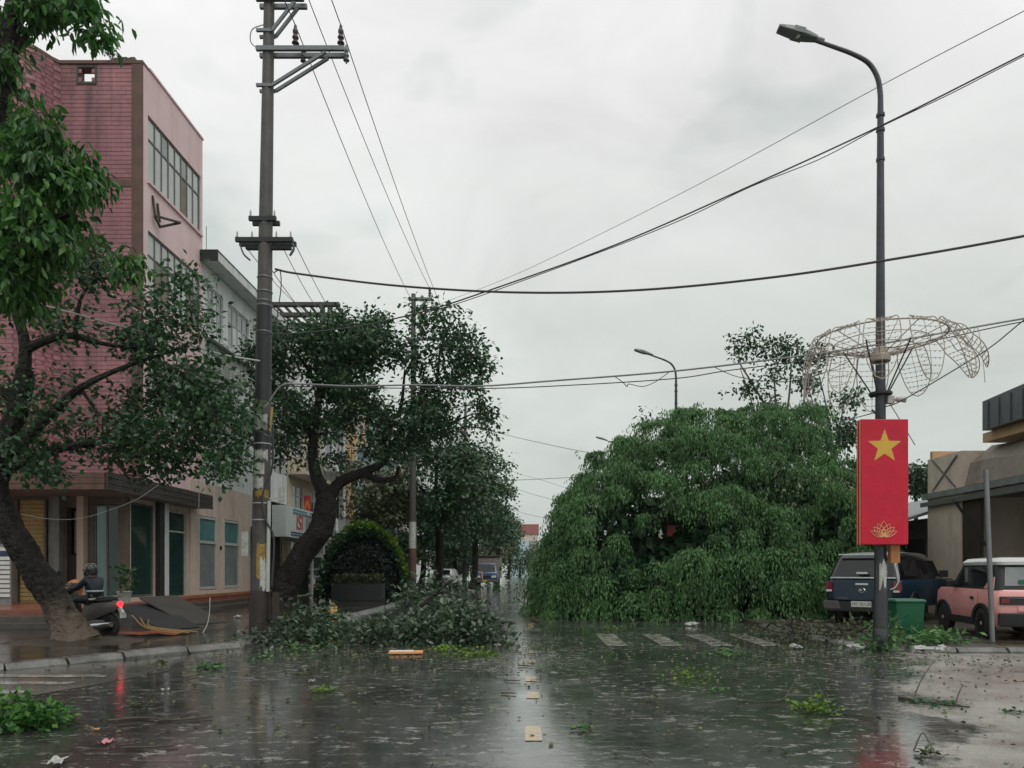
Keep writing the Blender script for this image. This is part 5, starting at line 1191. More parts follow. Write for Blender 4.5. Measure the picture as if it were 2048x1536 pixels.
# ------------------------------------------------------------------ stripped trees behind the fallen one
D = 33.5
def stems(paths, D, r0, r1): return [([at(x, y, D) for x, y in p], r0, r1) for p in paths]
tree('stripped_tree', 'thin upright tree with torn leaf tufts above the fallen tree', [(at(1560, 0, D).x, D, .09), (at(1555, 0, D).x, D, 3), at(1560, 900, D)], .2, .12,
     stems([[(1560, 900), (1540, 830), (1500, 760), (1478, 720), (1486, 680)], [(1560, 900), (1552, 820), (1548, 760), (1536, 735)], [(1560, 900), (1575, 820), (1582, 740), (1578, 715)], [(1560, 900), (1600, 830), (1612, 770), (1604, 740)], [(1560, 900), (1515, 850), (1516, 800)], [(1560, 890), (1525, 860), (1480, 735)]], D, .07, .018),
     [pe(1478, 695, D, 26, 30, .4, 16), pe(1500, 662, D, 14, 12, .3, 6), pe(1545, 700, D, 44, 24, .7, 22), pe(1588, 715, D, 40, 22, .7, 19), pe(1508, 775, D, 36, 26, .5, 16), pe(1550, 740, D, 22, 18, .4, 9), pe(1600, 768, D, 26, 18, .5, 9), pe(1535, 800, D, 14, 18, .4, 7), pe(1585, 690, D, 14, 14, .3, 6)],
     'leaf_dark', .20, .062, 11, .2, 101, 'stem_grey', 'stripped trees behind the fallen tree', twr=.014, wind=(.35, 0, .1))
D = 31.5
tree('stripped_tree', 'thin tree with dark tufts just left of the red banner', [(at(1660, 0, D).x, D, .09), (at(1665, 0, D).x, D, 3), at(1668, 920, D)], .17, .1,
     stems([[(1668, 920), (1660, 860), (1650, 800), (1635, 740)], [(1668, 920), (1680, 850), (1692, 790)], [(1668, 920), (1640, 850), (1612, 760)], [(1668, 920), (1700, 860), (1715, 810)]], D, .06, .016),
     [pe(1688, 798, D, 26, 22, .5, 10), pe(1648, 845, D, 30, 28, .6, 18), pe(1690, 865, D, 36, 28, .7, 34), pe(1640, 715, D, 22, 20, .4, 12), pe(1618, 770, D, 20, 18, .4, 9), pe(1705, 790, D, 14, 14, .3, 6), pe(1668, 890, D, 40, 24, .6, 24)],
     'leaf_dark', .20, .062, 11, .2, 102, 'stem_grey', 'stripped trees behind the fallen tree', twr=.013, wind=(.35, 0, .1))
for i, (px, cy, d, rx, ry, lb) in enumerate(((1832, 960, 48, 34, 30, 'dark tree between the red banner and the cream wall'), (1862, 965, 52, 22, 26, 'small dark tree tucked against the cream wall'))):
    bx = at(px, 0, d).x; tree('background_tree', lb, [(bx, d, .09), (bx, d, 2), tuple(at(px, cy, d))], .2, .1, [], [pe(px, cy, d, rx, ry, 1.5, 90)], 'leaf_far', .25, .08, 16, .3, 110 + i, group='background trees right', twigs=False)
# weed growing on the pink parapet
tree('parapet_weed', 'small bare weed growing on top of the pink parapet', [(-13.1, 23.4, 17.2), (-13.15, 23.4, 17.5), (-13.1, 23.4, 17.75)], .012, .006, [([(-13.13, 23.4, 17.5), (-13.3, 23.4, 17.62), (-13.35, 23.4, 17.7)], .007, .004), ([(-13.13, 23.4, 17.45), (-12.95, 23.4, 17.55), (-12.9, 23.4, 17.6)], .007, .004)],
     [((-13.15, 23.4, 17.65), (.22, .1, .16), 16)], 'leaf_fig', .08, .025, 4, .06, 120, 'twig', cat='plant', twr=.004)
# ------------------------------------------------------------------ vehicles
def fring(hx, y0, y1, r, z, n=5):
    o = []
    for cx, cy, a0 in ((hx - r, y0 + r, -90), (hx - r, y1 - r, 0), (-hx + r, y1 - r, 90), (-hx + r, y0 + r, 180)):
        for k in range(n): a = R(a0 + 90 * k / (n - 1)); o.append((cx + r * math.cos(a), cy + r * math.sin(a), z))
    return o
def wheel(o, p, r, w, rim='alloy', ns=6, side=1):
    x, y, z = p
    t = MB(); t.lathe([(r * .62, -w / 2 + .01), (r * .8, -w / 2), (r * .95, -w / 2 + .015), (r, -w / 4), (r, w / 4), (r * .95, w / 2 - .015), (r * .8, w / 2), (r * .62, w / 2 - .01), (r * .6, 0), (r * .62, -w / 2 + .01)], 28, p, 'x')
    wh = t.build('wheel', 'rubber', o, smooth=True)
    q = MB(); xo = x + side * (w / 2 - .035)
    q.lathe([(r * .64, -.02), (r * .64, .02), (r * .57, .02), (r * .57, -.02), (r * .64, -.02)], 24, (xo, y, z), 'x'); q.lathe([(0.0, side * -.01), (r * .14, side * -.01), (r * .12, side * .03), (0.0, side * .035)], 10, (xo, y, z), 'x')
    for k in range(ns):
        a = 2 * math.pi * k / ns; q.bar((xo, y + math.cos(a) * r * .1, z + math.sin(a) * r * .1), (xo, y + math.cos(a) * r * .6, z + math.sin(a) * r * .6), r * (.24 if ns < 8 else .15), .035, (1, 0, 0))
    q.build('rim', rim, wh)
    q = MB(); q.lathe([(0, 0), (r * .6, 0), (r * .6, side * -.02), (0, side * -.02)], 20, (x + side * (w / 2 - .08), y, z), 'x'); q.build('hub_disc', 'plastic_black', wh)
    return wh
def panel(o, name, m, pts, off, th=.012, bevel=0):
    b = MB(); off = Vector(off).normalized(); b.prism([Vector(p) + off * .003 for p in pts], off * th); return b.build(name, m, o, bevel=bevel)
# pickup with hard canopy ------------------------------------------------
PK = empty('pickup_truck', (0, 0, 0), 'dark blue pickup with hard canopy parked behind the lamp pole', 'pickup')
b = MB(); b.loft([fring(*a) for a in ((.84, .12, 5.1, .12, .42), (.91, .03, 5.28, .14, .58), (.925, .0, 5.3, .14, .9), (.915, .015, 5.2, .14, 1.06), (.87, .04, 5.0, .14, 1.13))]); b.build('body', 'car_navy', PK, smooth=True)
b = MB(); b.loft([fring(*a) for a in ((.865, .03, 4.15, .12, 1.125), (.835, .10, 3.8, .14, 1.3), (.735, .27, 3.2, .16, 1.66), (.67, .37, 3.0, .18, 1.78), (.56, .55, 2.8, .18, 1.83))]); b.build('cabin', 'car_black', PK, smooth=True)
panel(PK, 'rear_window', 'glass_dark', [(-.70, .077, 1.22), (.70, .077, 1.22), (.60, .272, 1.66), (-.60, .272, 1.66)], (0, -1, .4))
panel(PK, 'rear_spoiler', 'chrome', [(-.62, .24, 1.745), (.62, .24, 1.745), (.62, .24, 1.775), (-.62, .24, 1.775)], (0, -1, 0), .12)
panel(PK, 'canopy_trim', 'chrome', [(-.78, .02, 1.165), (.78, .02, 1.165), (.78, .02, 1.195), (-.78, .02, 1.195)], (0, -1, 0), .03)
panel(PK, 'canopy_handle', 'chrome', [(-.13, .03, 1.275), (.13, .03, 1.275), (.13, .03, 1.32), (-.13, .03, 1.32)], (0, -1, 0), .05)
tg = panel(PK, 'tailgate', 'car_navy', [(-.70, -.002, .62), (.70, -.002, .62), (.70, -.002, 1.12), (-.70, -.002, 1.12)], (0, -1, 0), .018, .01)
q = MB(); q.box(-.15, .15, -.045, -.022, 1.0, 1.045); q.build('handle', 'chrome', tg)
q = MB(); n = 20; q.tube([(.075 * math.cos(2 * math.pi * k / n), -.03, .87 + .05 * math.sin(2 * math.pi * k / n)) for k in range(n + 1)], .010, 6, False); q.tube([(-.045, -.03, .885), (0, -.03, .858), (.045, -.03, .885)], .009, 6); q.build('oval_emblem', 'chrome', tg)
q = MB(); q.box(-.62, -.35, -.024, -.021, .655, .69); q.build('lettering', 'plastic_grey', tg)
for s in (-1, 1):
    lt = panel(PK, 'tail_light', 'light_red', [(s * .72, -.004, .82), (s * .90, .02, .85), (s * .905, .02, 1.10), (s * .72, -.004, 1.06)], (0, -1, 0), .03)
    q = MB(); q.box(min(s * .73, s * .87), max(s * .73, s * .87), -.046, -.034, .83, .88); q.build('reversing_light', 'light_white', lt)
    panel(PK, 'bumper_corner', 'plastic_grey', [(s * .5, -.02, .40), (s * .93, .0, .40), (s * .94, .0, .60), (s * .56, -.02, .60)], (0, -1, 0), .06, .015)
panel(PK, 'bumper', 'plastic_black', [(-.86, -.01, .34), (.86, -.01, .34), (.86, -.01, .58), (-.86, -.01, .58)], (0, -1, 0), .05, .015)
pl = panel(PK, 'number_plate', 'plate_white', [(-.24, -.07, .46), (.24, -.07, .46), (.24, -.07, .60), (-.24, -.07, .60)], (0, -1, 0), .01)
text_part('plate_text', '14C 351.30', .10, (0, -.084, .53), (R(90), 0, 0), 'plate_text', pl, .001, world=False)
for s in (-1, 1):
    for y0, y1 in ((.42, 1.55), (1.85, 2.55), (2.64, 3.35)):
        k = .25 if y1 > 3 else 0
        panel(PK, 'side_window', 'glass_dark', [(s * .846, y0, 1.22), (s * .846, y1 + k, 1.22), (s * .742, y1, 1.62), (s * .742, y0 + (.1 if y0 < 1 else 0), 1.62)], (s, 0, .25), .01)
    q = MB(); q.cbox((s * 1.02, 3.35, 1.28), .2, .1, .2); q.bar((s * .86, 3.4, 1.22), (s * .98, 3.38, 1.25), .05); q.build('side_mirror', 'car_black', PK, bevel=.02)
    for y in (1.05, 4.25):
        wheel(PK, (s * .80, y, .375), .375, .25, 'alloy_dark', 6, s)
        q = MB(); q.lathe([(.44, -.02), (.44, .02), (.40, .02), (.40, -.02), (.44, -.02)], 24, (s * .925, y, .40), 'x'); q.build('wheel_arch', 'plastic_black', PK, smooth=True)
PK.location = (8.17, 18.5, .08); PK.rotation_euler = (0, 0, -R(42))
# small pink car ------------------------------------------------
PC = empty('pink_car', (0, 0, 0), 'small boxy pink car with white roof and black wheel arches', 'car')
b = MB(); b.loft([fring(*a) for a in ((.74, .10, 3.05, .10, .27), (.80, .03, 3.16, .14, .40), (.815, .0, 3.19, .15, .62), (.80, .02, 3.17, .15, .90), (.77, .06, 3.05, .15, .985))]); b.build('body', 'car_pink', PC, smooth=True)
b = MB(); b.loft([fring(*a) for a in ((.765, .06, 2.35, .10, .98), (.735, .10, 2.2, .12, 1.2), (.69, .19, 1.95, .14, 1.47))]); b.build('cabin', 'plastic_black', PC, smooth=True)
b = MB(); b.loft([fring(*a) for a in ((.70, .12, 1.98, .14, 1.47), (.70, .12, 1.98, .14, 1.53), (.64, .20, 1.9, .16, 1.60), (.5, .35, 1.75, .16, 1.625))]); b.build('roof', 'car_white', PC, smooth=True)
panel(PC, 'rear_window', 'glass_frost', [(-.60, .085, 1.06), (.60, .085, 1.06), (.56, .165, 1.42), (-.56, .165, 1.42)], (0, -1, .25), .015)
panel(PC, 'rear_window_sticker', 'bin_green', [(-.35, .065, 1.1), (-.25, .065, 1.1), (-.25, .08, 1.18), (-.35, .08, 1.18)], (0, -1, .2), .006)
panel(PC, 'light_bar', 'plastic_black', [(-.72, .0, .70), (.72, .0, .70), (.72, .01, .86), (-.72, .01, .86)], (0, -1, 0), .022, .008)
panel(PC, 'light_bar_chrome', 'galv_metal', [(-.6, -.022, .825), (.6, -.022, .825), (.6, -.022, .84), (-.6, -.022, .84)], (0, -1, 0), .006)
for s in (-1, 1): panel(PC, 'tail_light', 'light_red', [(s * .70, -.02, .73), (s * .56, -.02, .73), (s * .56, -.02, .82), (s * .70, -.02, .82)], (0, -1, 0), .012)
panel(PC, 'bumper', 'plastic_black', [(-.74, .02, .28), (.74, .02, .28), (.76, .0, .54), (-.76, .0, .54)], (0, -1, 0), .05, .02)
tp_ = panel(PC, 'tailgate_recess', 'car_pink', [(-.4, .0, .57), (.4, .0, .57), (.4, .0, .67), (-.4, .0, .67)], (0, -1, 0), .016, .008)
pl = panel(PC, 'number_plate', 'plate_white', [(-.22, -.055, .36), (.22, -.055, .36), (.22, -.055, .50), (-.22, -.055, .50)], (0, -1, 0), .01)
for s in (-1, 1):
    panel(PC, 'side_window', 'glass_dark', [(s * .752, .62, 1.04), (s * .752, 1.95, 1.04), (s * .70, 1.78, 1.42), (s * .70, .42, 1.42)], (s, 0, .2), .01)
    panel(PC, 'rear_pillar', 'car_pink', [(s * .757, .14, 1.0), (s * .757, .60, 1.0), (s * .728, .30, 1.23), (s * .728, .16, 1.23)], (s, 0, .2), .014)
    q = MB(); q.cbox((s * .825, 1.05, .80), .02, .14, .06); q.build('door_handle', 'plastic_black', PC, bevel=.01)
    panel(PC, 'door_seam', 'plastic_black', [(s * .816, .78, .45), (s * .816, .787, .45), (s * .80, .787, .93), (s * .80, .78, .93)], (s, 0, 0), .002)
    q = MB(); q.cbox((s * .9, 2.0, 1.08), .16, .10, .15); q.bar((s * .76, 2.02, 1.02), (s * .86, 2.0, 1.06), .05); q.build('side_mirror', 'plastic_black', PC, bevel=.02)
    panel(PC, 'sill', 'plastic_black', [(s * .80, .85, .25), (s * .80, 2.3, .25), (s * .81, 2.3, .40), (s * .81, .85, .40)], (s, 0, 0), .02, .005)
    for y in (.56, 2.635):
        wheel(PC, (s * .745, y, .31), .31, .19, 'alloy', 10, s)
        # squared black arch
        arc = [(s * .80, y + .46 * math.cos(a), .27 + .44 * math.sin(a) ** .8) for a in np.linspace(.02, math.pi - .02, 14)]; inn_ = [(s * .80, y + .35 * math.cos(a), .30 + .35 * math.sin(a)) for a in np.linspace(math.pi - .02, .02, 14)]
        q = MB(); off = Vector((s * .05, 0, 0)); A = [Vector(p) for p in arc]; B = [Vector(p) for p in inn_][::-1]
        for i in range(13):
            q.add([A[i], A[i + 1], B[i + 1], B[i], A[i] + off, A[i + 1] + off, B[i + 1] + off, B[i] + off], [(4, 5, 6, 7), (0, 4, 5, 1), (3, 2, 6, 7), (0, 3, 7, 4), (1, 5, 6, 2)])
        q.build('wheel_arch', 'plastic_black', PC, smooth=True)
        q = MB(); q.lathe([(0, 0), (.345, 0), (.345, s * .012), (0, s * .012)], 24, (s * .806, y, .30), 'x'); q.build('wheel_well', 'rubber', PC)
PC.location = (9.73, 14.32, .08); PC.rotation_euler = (0, 0, -R(10))
# blue truck far down the road ------------------------------------------------
BT = empty('blue_truck', (0, 0, 0), 'small blue truck with grey cargo box facing down the flooded road', 'truck')
def q_(name, m, x0, x1, y0, y1, z0, z1, bev=.03, par=None): b = MB(); b.box(x0, x1, y0, y1, z0, z1); return b.build(name, m, par or BT, bevel=bev)
q_('cargo_box', 'tarp_brown', -1.02, 1.02, 1.5, 5.4, .75, 2.62); q_('cargo_frame', 'dark_metal', -1.04, 1.04, 1.44, 1.5, 2.5, 2.7)
b = MB(); b.loft([fring(*a) for a in ((.86, .05, 1.45, .12, .45), (.90, 0, 1.45, .14, .8), (.90, .02, 1.45, .14, 1.15), (.86, .12, 1.45, .14, 1.3), (.74, .42, 1.45, .16, 1.98), (.64, .55, 1.4, .16, 2.04))]); cb = b.build('cab', 'car_blue', BT, smooth=True)
panel(BT, 'windscreen', 'glass_dark', [(-.72, .11, 1.32), (.72, .11, 1.32), (.64, .38, 1.92), (-.64, .38, 1.92)], (0, -1, .45), .02)
for s in (-1, 1):
    panel(BT, 'headlight', 'light_white', [(s * .78, .0, .82), (s * .42, -.01, .80), (s * .42, -.01, .98), (s * .78, .0, 1.0)], (0, -1, 0), .03)
    b = MB(); b.cbox((s * 1.08, .35, 1.55), .14, .08, .3); b.bar((s * .86, .4, 1.5), (s * 1.05, .35, 1.55), .03); b.build('side_mirror', 'plastic_black', BT)
    for y in (.75, 4.3): wheel(BT, (s * .78, y, .36), .36, .22, 'alloy_dark', 6, s)
q_('grille', 'plastic_black', -.38, .38, -.03, .0, .82, .98); q_('bumper', 'plastic_grey', -.9, .9, -.08, .02, .42, .66); q_('number_plate', 'gold', -.26, .12, -.1, -.081, .5, .62, 0); q_('orange_strip', 'gold_pale', -.33, -.24, -.045, -.02, .7, 1.28, 0); q_('roof_sticker', 'plate_white', -.62, -.28, .1, .12, 1.2, 1.34, 0)
BT.location = (-3.72, 62, 0); BT.scale = (1.08, 1, 1)
WC = empty('white_car', (0, 0, 0), 'white car parked on the left pavement behind fallen branches', 'car')
b = MB(); b.loft([fring(*a) for a in ((.78, .1, 4.2, .15, .3), (.85, .0, 4.3, .2, .5), (.86, .03, 4.3, .2, .8), (.80, .2, 4.2, .2, .95))]); b.build('body', 'car_white', WC, smooth=True)
b = MB(); b.loft([fring(*a) for a in ((.78, 1.0, 4.1, .12, .93), (.66, 1.6, 3.7, .14, 1.38), (.55, 1.8, 3.4, .14, 1.46))]); b.build('cabin', 'car_white', WC, smooth=True)
panel(WC, 'windscreen', 'glass_dark', [(-.68, 1.07, .98), (.68, 1.07, .98), (.58, 1.55, 1.34), (-.58, 1.55, 1.34)], (0, -1, .9), .02)
for s in (-1, 1):
    panel(WC, 'headlight', 'glass_frost', [(s * .78, .05, .62), (s * .45, .0, .6), (s * .45, .0, .74), (s * .78, .08, .76)], (0, -1, 0), .03)
    for y in (.8, 3.4): wheel(WC, (s * .74, y, .3), .3, .2, 'alloy_dark', 6, s)
b = MB(); b.box(-.42, .42, -.03, .01, .4, .7); b.build('grille', 'plastic_black', WC)
WC.location = (-7.05, 57, .095); WC.rotation_euler = (0, 0, R(-6))
# ------------------------------------------------------------------ scooter and rider
SK = empty('motor_scooter', (0, 0, 0), 'grey motor scooter with lit red tail light behind the leaning trunk', 'scooter')
def swheel(y, name='wheel'):
    t = MB(); t.lathe([(.17, -.045), (.21, -.05), (.245, -.035), (.255, 0), (.245, .035), (.21, .05), (.17, .045), (.165, 0), (.17, -.045)], 24, (0, y, .255), 'x'); w = t.build(name, 'rubber', SK, smooth=True)
    q = MB(); q.lathe([(.175, -.03), (.175, .03), (.15, .03), (.15, -.03), (.175, -.03)], 20, (0, y, .255), 'x'); q.lathe([(0, -.05), (.05, -.05), (.05, .05), (0, .05)], 10, (0, y, .255), 'x')
    for k in range(5): a = 2 * math.pi * k / 5; q.bar((0, y + .04 * math.cos(a), .255 + .04 * math.sin(a)), (0, y + .16 * math.cos(a), .255 + .16 * math.sin(a)), .03, .04, (1, 0, 0))
    q.build('rim', 'alloy_dark', w)
swheel(0); swheel(1.26)
def xring(y, hw, z0, z1): return [(-hw * .6, y, z0), (hw * .6, y, z0), (hw, y, z0 + (z1 - z0) * .4), (hw * .85, y, z1 - .03), (hw * .5, y, z1), (-hw * .5, y, z1), (-hw * .85, y, z1 - .03), (-hw, y, z0 + (z1 - z0) * .4)]
b = MB(); b.loft([xring(*a) for a in ((-.28, .05, .62, .72), (-.2, .09, .55, .76), (.05, .14, .47, .74), (.3, .16, .38, .72), (.5, .15, .30, .68), (.6, .12, .26, .5))]); b.build('rear_body', 'plastic_grey', SK, smooth=True)
b = MB(); b.loft([xring(*a) for a in ((-.15, .10, .745, .79), (.1, .14, .73, .80), (.35, .15, .72, .80), (.58, .12, .70, .77), (.68, .06, .68, .73))]); b.build('seat', 'rubber', SK, smooth=True)
b = MB(); b.loft([xring(*a) for a in ((.55, .13, .24, .33), (.8, .15, .22, .30), (1.0, .14, .24, .34))]); b.build('footboard', 'plastic_black', SK, smooth=True)
b = MB(); b.loft([xring(*a) for a in ((.93, .17, .30, .80), (1.02, .19, .36, .92), (1.1, .12, .5, .90), (1.14, .07, .6, .84))]); b.build('leg_shield', 'tarp_dark', SK, smooth=True)
b = MB(); b.tube(catmull([(-.34, .93, 1.06), (-.18, .99, 1.05), (0, 1.0, 1.0), (.18, .99, 1.05), (.34, .93, 1.06)], 4), .018, 8); b.build('handlebar', 'dark_metal', SK, smooth=True)
b = MB(); b.lathe([(0, -.1), (.09, -.08), (.11, 0), (.08, .08), (0, .1)], 12, (0, 1.03, 1.0), 'y'); b.build('headlight_cowl', 'plastic_grey', SK, smooth=True)
for s in (-1, 1):
    b = MB(); b.tube([(s * .2, .98, 1.06), (s * .28, .98, 1.24)], .008, 6); b.lathe([(0, -.01), (.06, -.01), (.05, .02), (0, .025)], 12, (s * .3, .98, 1.28), 'y'); b.build('mirror', 'plastic_black', SK, smooth=True)
    b = MB(); b.tube([(s * .07, 1.04, .75), (s * .07, 1.26, .26)], .025, 8); b.build('fork_leg', 'galv_metal', SK, smooth=True)
b = MB(); b.lathe([(0, -.03), (.06, -.02), (.05, .03), (0, .045)], 12, (0, -.285, .69), 'y'); b.build('tail_light', 'tail_lit', SK, smooth=True)
b = MB(); b.tube([(-.12, -.2, .30), (-.13, .25, .27), (-.1, .45, .26)], [.055, .05, .025], 10); b.build('silencer', 'chrome', SK, smooth=True)
b = MB(); b.cbox((0, .25, .28), .2, .42, .2); b.build('engine', 'alloy_dark', SK, bevel=.03)
b = MB(); b.tube(catmull([(.06, .3, .8), (.1, .0, .83), (.09, -.2, .84), (0, -.26, .845), (-.09, -.2, .84), (-.1, 0, .83), (-.06, .3, .8)], 4), .014, 6); b.build('grab_rail', 'galv_metal', SK, smooth=True)
b = MB(); b.box(-.07, .07, -.37, -.36, .42, .51); b.bar((0, -.28, .62), (0, -.365, .5), .06); b.build('number_plate', 'paper', SK)
b = MB(); b.loft([[(-w, y, z), (w, y, z), (w, y, z + .02), (-w, y, z + .02)] for y, z, w in ((-.33, .4, .05), (-.25, .50, .07), (-.05, .56, .07))]); b.build('mudguard', 'plastic_black', SK)
SL, SA = (-8.3, 14.75, .095), R(70)
SK.location = SL; SK.rotation_euler = (0, 0, SA)
def skin_mesh(name, m, verts, edges, radii, parent, root=0, sub=1):
    me = bpy.data.meshes.new(name); me.from_pydata(verts, edges, []); me.update(); o = bpy.data.objects.new(name, me); COL.objects.link(o); o.parent = parent
    md = o.modifiers.new('skin', 'SKIN'); md.use_smooth_shade = True
    if not me.skin_vertices: me.skin_vertices.new()
    for i, r in enumerate(radii): me.skin_vertices[0].data[i].radius = (r, r); me.skin_vertices[0].data[i].use_root = (i == root)
    s2 = o.modifiers.new('ss', 'SUBSURF'); s2.levels = sub; s2.render_levels = sub
    me.materials.append(MT[m]); return o
PR = empty('person', (0, 0, 0), 'scooter rider in dark navy jacket with reflective stripes and helmet', 'person')
V = [(0, .36, .84), (0, .38, 1.0), (0, .42, 1.18), (0, .45, 1.31), (0, .47, 1.36), (0, .49, 1.46)]; E = [(0, 1), (1, 2), (2, 3), (3, 4), (4, 5)]; RD = [.13, .12, .125, .06, .055, .085]
for s in (-1, 1):
    k = len(V); V += [(s * .17, .43, 1.25), (s * .24, .62, 1.05), (s * .27, .86, 1.06), (s * .28, .93, 1.07)]; RD += [.06, .047, .034, .038]; E += [(2, k), (k, k + 1), (k + 1, k + 2), (k + 2, k + 3)]
    for j in range(4): n = len(V); V += [(s * (.25 + j * .022), .975, 1.085), (s * (.25 + j * .022), .975, 1.045)]; RD += [.010, .008]; E += [(k + 3, n), (n, n + 1)]
    n = len(V); V += [(s * .235, .93, 1.05)]; RD += [.011]; E += [(k + 3, n)]
    k = len(V); V += [(s * .10, .42, .84), (s * .17, .80, .80), (s * .14, .78, .42), (s * .14, .80, .34), (s * .14, .95, .32)]; RD += [.085, .065, .048, .042, .035]; E += [(0, k), (k, k + 1), (k + 1, k + 2), (k + 2, k + 3), (k + 3, k + 4)]
skin_mesh('body', 'skin', V, E, RD, PR)
V = [(0, .36, .84), (0, .38, 1.0), (0, .42, 1.18), (0, .45, 1.30)]; E = [(0, 1), (1, 2), (2, 3)]; RD = [.165, .165, .16, .075]
for s in (-1, 1): k = len(V); V += [(s * .18, .43, 1.25), (s * .25, .62, 1.05), (s * .27, .84, 1.06)]; RD += [.085, .072, .058]; E += [(2, k), (k, k + 1), (k + 1, k + 2)]
jk = skin_mesh('jacket', 'jacket_navy', V, E, RD, PR)
for z, r in ((1.0, .178), (.82, .180)):
    b = MB(); b.lathe([(r, -.018), (r + .006, 0), (r, .018)], 20, (0, .375, z)); b.build('reflective_stripe', 'reflective', jk, smooth=True, world=False)
V = [(0, .36, .82)]; E = []; RD = [.15]
for s in (-1, 1): k = len(V); V += [(s * .10, .44, .83), (s * .17, .80, .80), (s * .145, .78, .45)]; RD += [.10, .08, .065]; E += [(0, k), (k, k + 1), (k + 1, k + 2)]
skin_mesh('trousers', 'trousers', V, E, RD, PR)
for s in (-1, 1): b = MB(); b.loft([[(s * .14 - .05, y, .295), (s * .14 + .05, y, .295), (s * .14 + .045, y, .295 + h), (s * .14 - .045, y, .295 + h)] for y, h in ((.74, .13), (.85, .11), (.97, .06), (1.02, .04))]); b.build('shoe', 'rubber', PR, smooth=True)
b = MB(); b.lathe([(.118, -.02), (.135, .0), (.138, .06), (.12, .12), (.07, .165), (0, .175)], 18, (0, .48, 1.46)); hm = b.build('helmet', 'helmet', PR, smooth=True)
b = MB(); b.loft([[(-.1, .58, 1.47), (.1, .58, 1.47), (.1, .58, 1.485), (-.1, .58, 1.485)], [(-.06, .68, 1.45), (.06, .68, 1.45), (.06, .68, 1.46), (-.06, .68, 1.46)]]); b.build('peak', 'plastic_black', hm)
b = MB(); b.lathe([(.05, -.02), (.1, 0), (.105, .08), (.1, .1)], 14, (0, .44, 1.37)); b.build('hair', 'hair_black', PR, smooth=True)
b = MB(); b.tube([(0, .565, 1.44), (0, .595, 1.415), (0, .57, 1.405)], [.010, .016, .010], 6)
for s in (-1, 1): b.lathe([(0, -.006), (.011, 0), (0, .006)], 8, (s * .035, .568, 1.45), 'y'); b.lathe([(0, -.012), (.022, 0), (0, .012)], 8, (s * .088, .485, 1.43), 'x')
b.build('face', 'skin', PR, smooth=True)
PR.location = (SL[0] - .05, SL[1] + .02, SL[2] + .06); PR.rotation_euler = (0, 0, SA); PR.scale = (.88, .88, .88)

# ------------------------------------------------------------------ street objects
GB = empty('wheelie_bin', (7.5, 15.1, .08), 'green rectangular waste bin beside the lamp pole', 'bin')
b = MB(); b.loft([[(7.52 + x * w, 15.1 + y * w, z) for x, y in ((-.29, -.25), (.29, -.25), (.29, .25), (-.29, .25))] for z, w in ((.11, .86), (.4, .93), (.80, 1.0))]); b.build('tub', 'bin_green', GB, bevel=.02)
b = MB(); b.loft([[(7.52 + x * w, 15.1 + y * w, z) for x, y in ((-.31, -.27), (.31, -.27), (.31, .27), (-.31, .27))] for z, w in ((.802, 1.0), (.84, 1.0), (.87, .9))]); b.build('lid', 'bin_green', GB, bevel=.01)
for s in (-1, 1): b = MB(); b.lathe([(.0, -.03), (.09, -.03), (.09, .03), (.0, .03)], 14, (7.52 + s * .25, 15.32, .17), 'x'); b.build('wheel', 'rubber', GB, smooth=True)
PP = MB(); PP.tube([at(1985, 1284, 14.2), at(1980, 1150, 14.2), at(1972, 940, 14.2)], .047, 12); PP.build('pipe_post', 'pipe_grey', smooth=True, label='slim grey metal pipe post standing in front of the pink car', cat='post')
# ------------------------------------------------------------------ storm debris
def gpt(px, py, z=0.0):
    d = (CH - z) * FPX / (py - VY); return Vector(((px - VX) / FPX * d, d, z))
def pile(name, label, ells, leaf, L, W, per, spread, seed, branches=(), cat='branch', droop=.2, z0=.02, twr=.012):
    c0 = Vector(ells[0][0]); o = empty(name, (c0.x, c0.y, 0), label, cat, 'fallen branches on the ground')
    cen = clusters(ells, seed); cen = cen[cen[:, 2] > z0]; pos, dr = ring_leaves(cen, per, spread, seed + 1, droop); ok = pos[:, 2] > z0; leaf_obj('foliage', o, leaf, pos[ok], dr[ok], L, W, seed + 2, kind='stuff')
    for p, a, c in branches: b = MB(); b.tube(catmull(p, 6), [a, c], 8); b.build('limb', 'bark', o, smooth=True)
    rs = random.Random(seed); q = MB()
    for c in cen[::2]:
        e = Vector(c); a = Vector(ells[0][0]) if not branches else Vector(branches[rs.randrange(len(branches))][0][-2]); a = e + (a - e) * min(1, .5 / max(.1, (a - e).length)); q.tube([a, a.lerp(e, .5) + Vector((0, 0, .04)), e], [twr, .004], 4, False)
    q.build('twigs', 'twig', o, kind='stuff'); return o
pile('fallen_branch', 'leafy fallen branch heap left of the road, beside the near pole', [((-4.3, 15.0, .05), (.85, .8, .78), 140), ((-3.4, 14.5, 0), (.9, .6, .45), 70), ((-4.9, 14.3, 0), (.5, .4, .3), 26)], 'leaf_debris', .135, .036, 14, .16, 201)
pile('fallen_branch', 'big fallen limb with grey-green leaves in the middle of the road', [((-1.55, 15.0, .05), (.85, .8, .78), 160), ((-.95, 14.4, 0), (.65, .5, .38), 50), ((-2.5, 14.7, 0), (.8, .6, .42), 70)], 'leaf_debris', .145, .040, 15, .17, 211,
     [([at(755, 1262, 16.0), at(800, 1245, 16.2), at(850, 1205, 16.6), at(878, 1180, 16.8), at(905, 1160, 17)], .07, .025), ([at(850, 1205, 16.6), at(880, 1215, 16.2), at(915, 1235, 15.6)], .04, .02), ([at(868, 1190, 16.7), at(890, 1185, 16.5), at(920, 1195, 16)], .03, .012), ([at(810, 1238, 16.2), at(812, 1190, 16.4), at(818, 1160, 16.5)], .03, .012)])
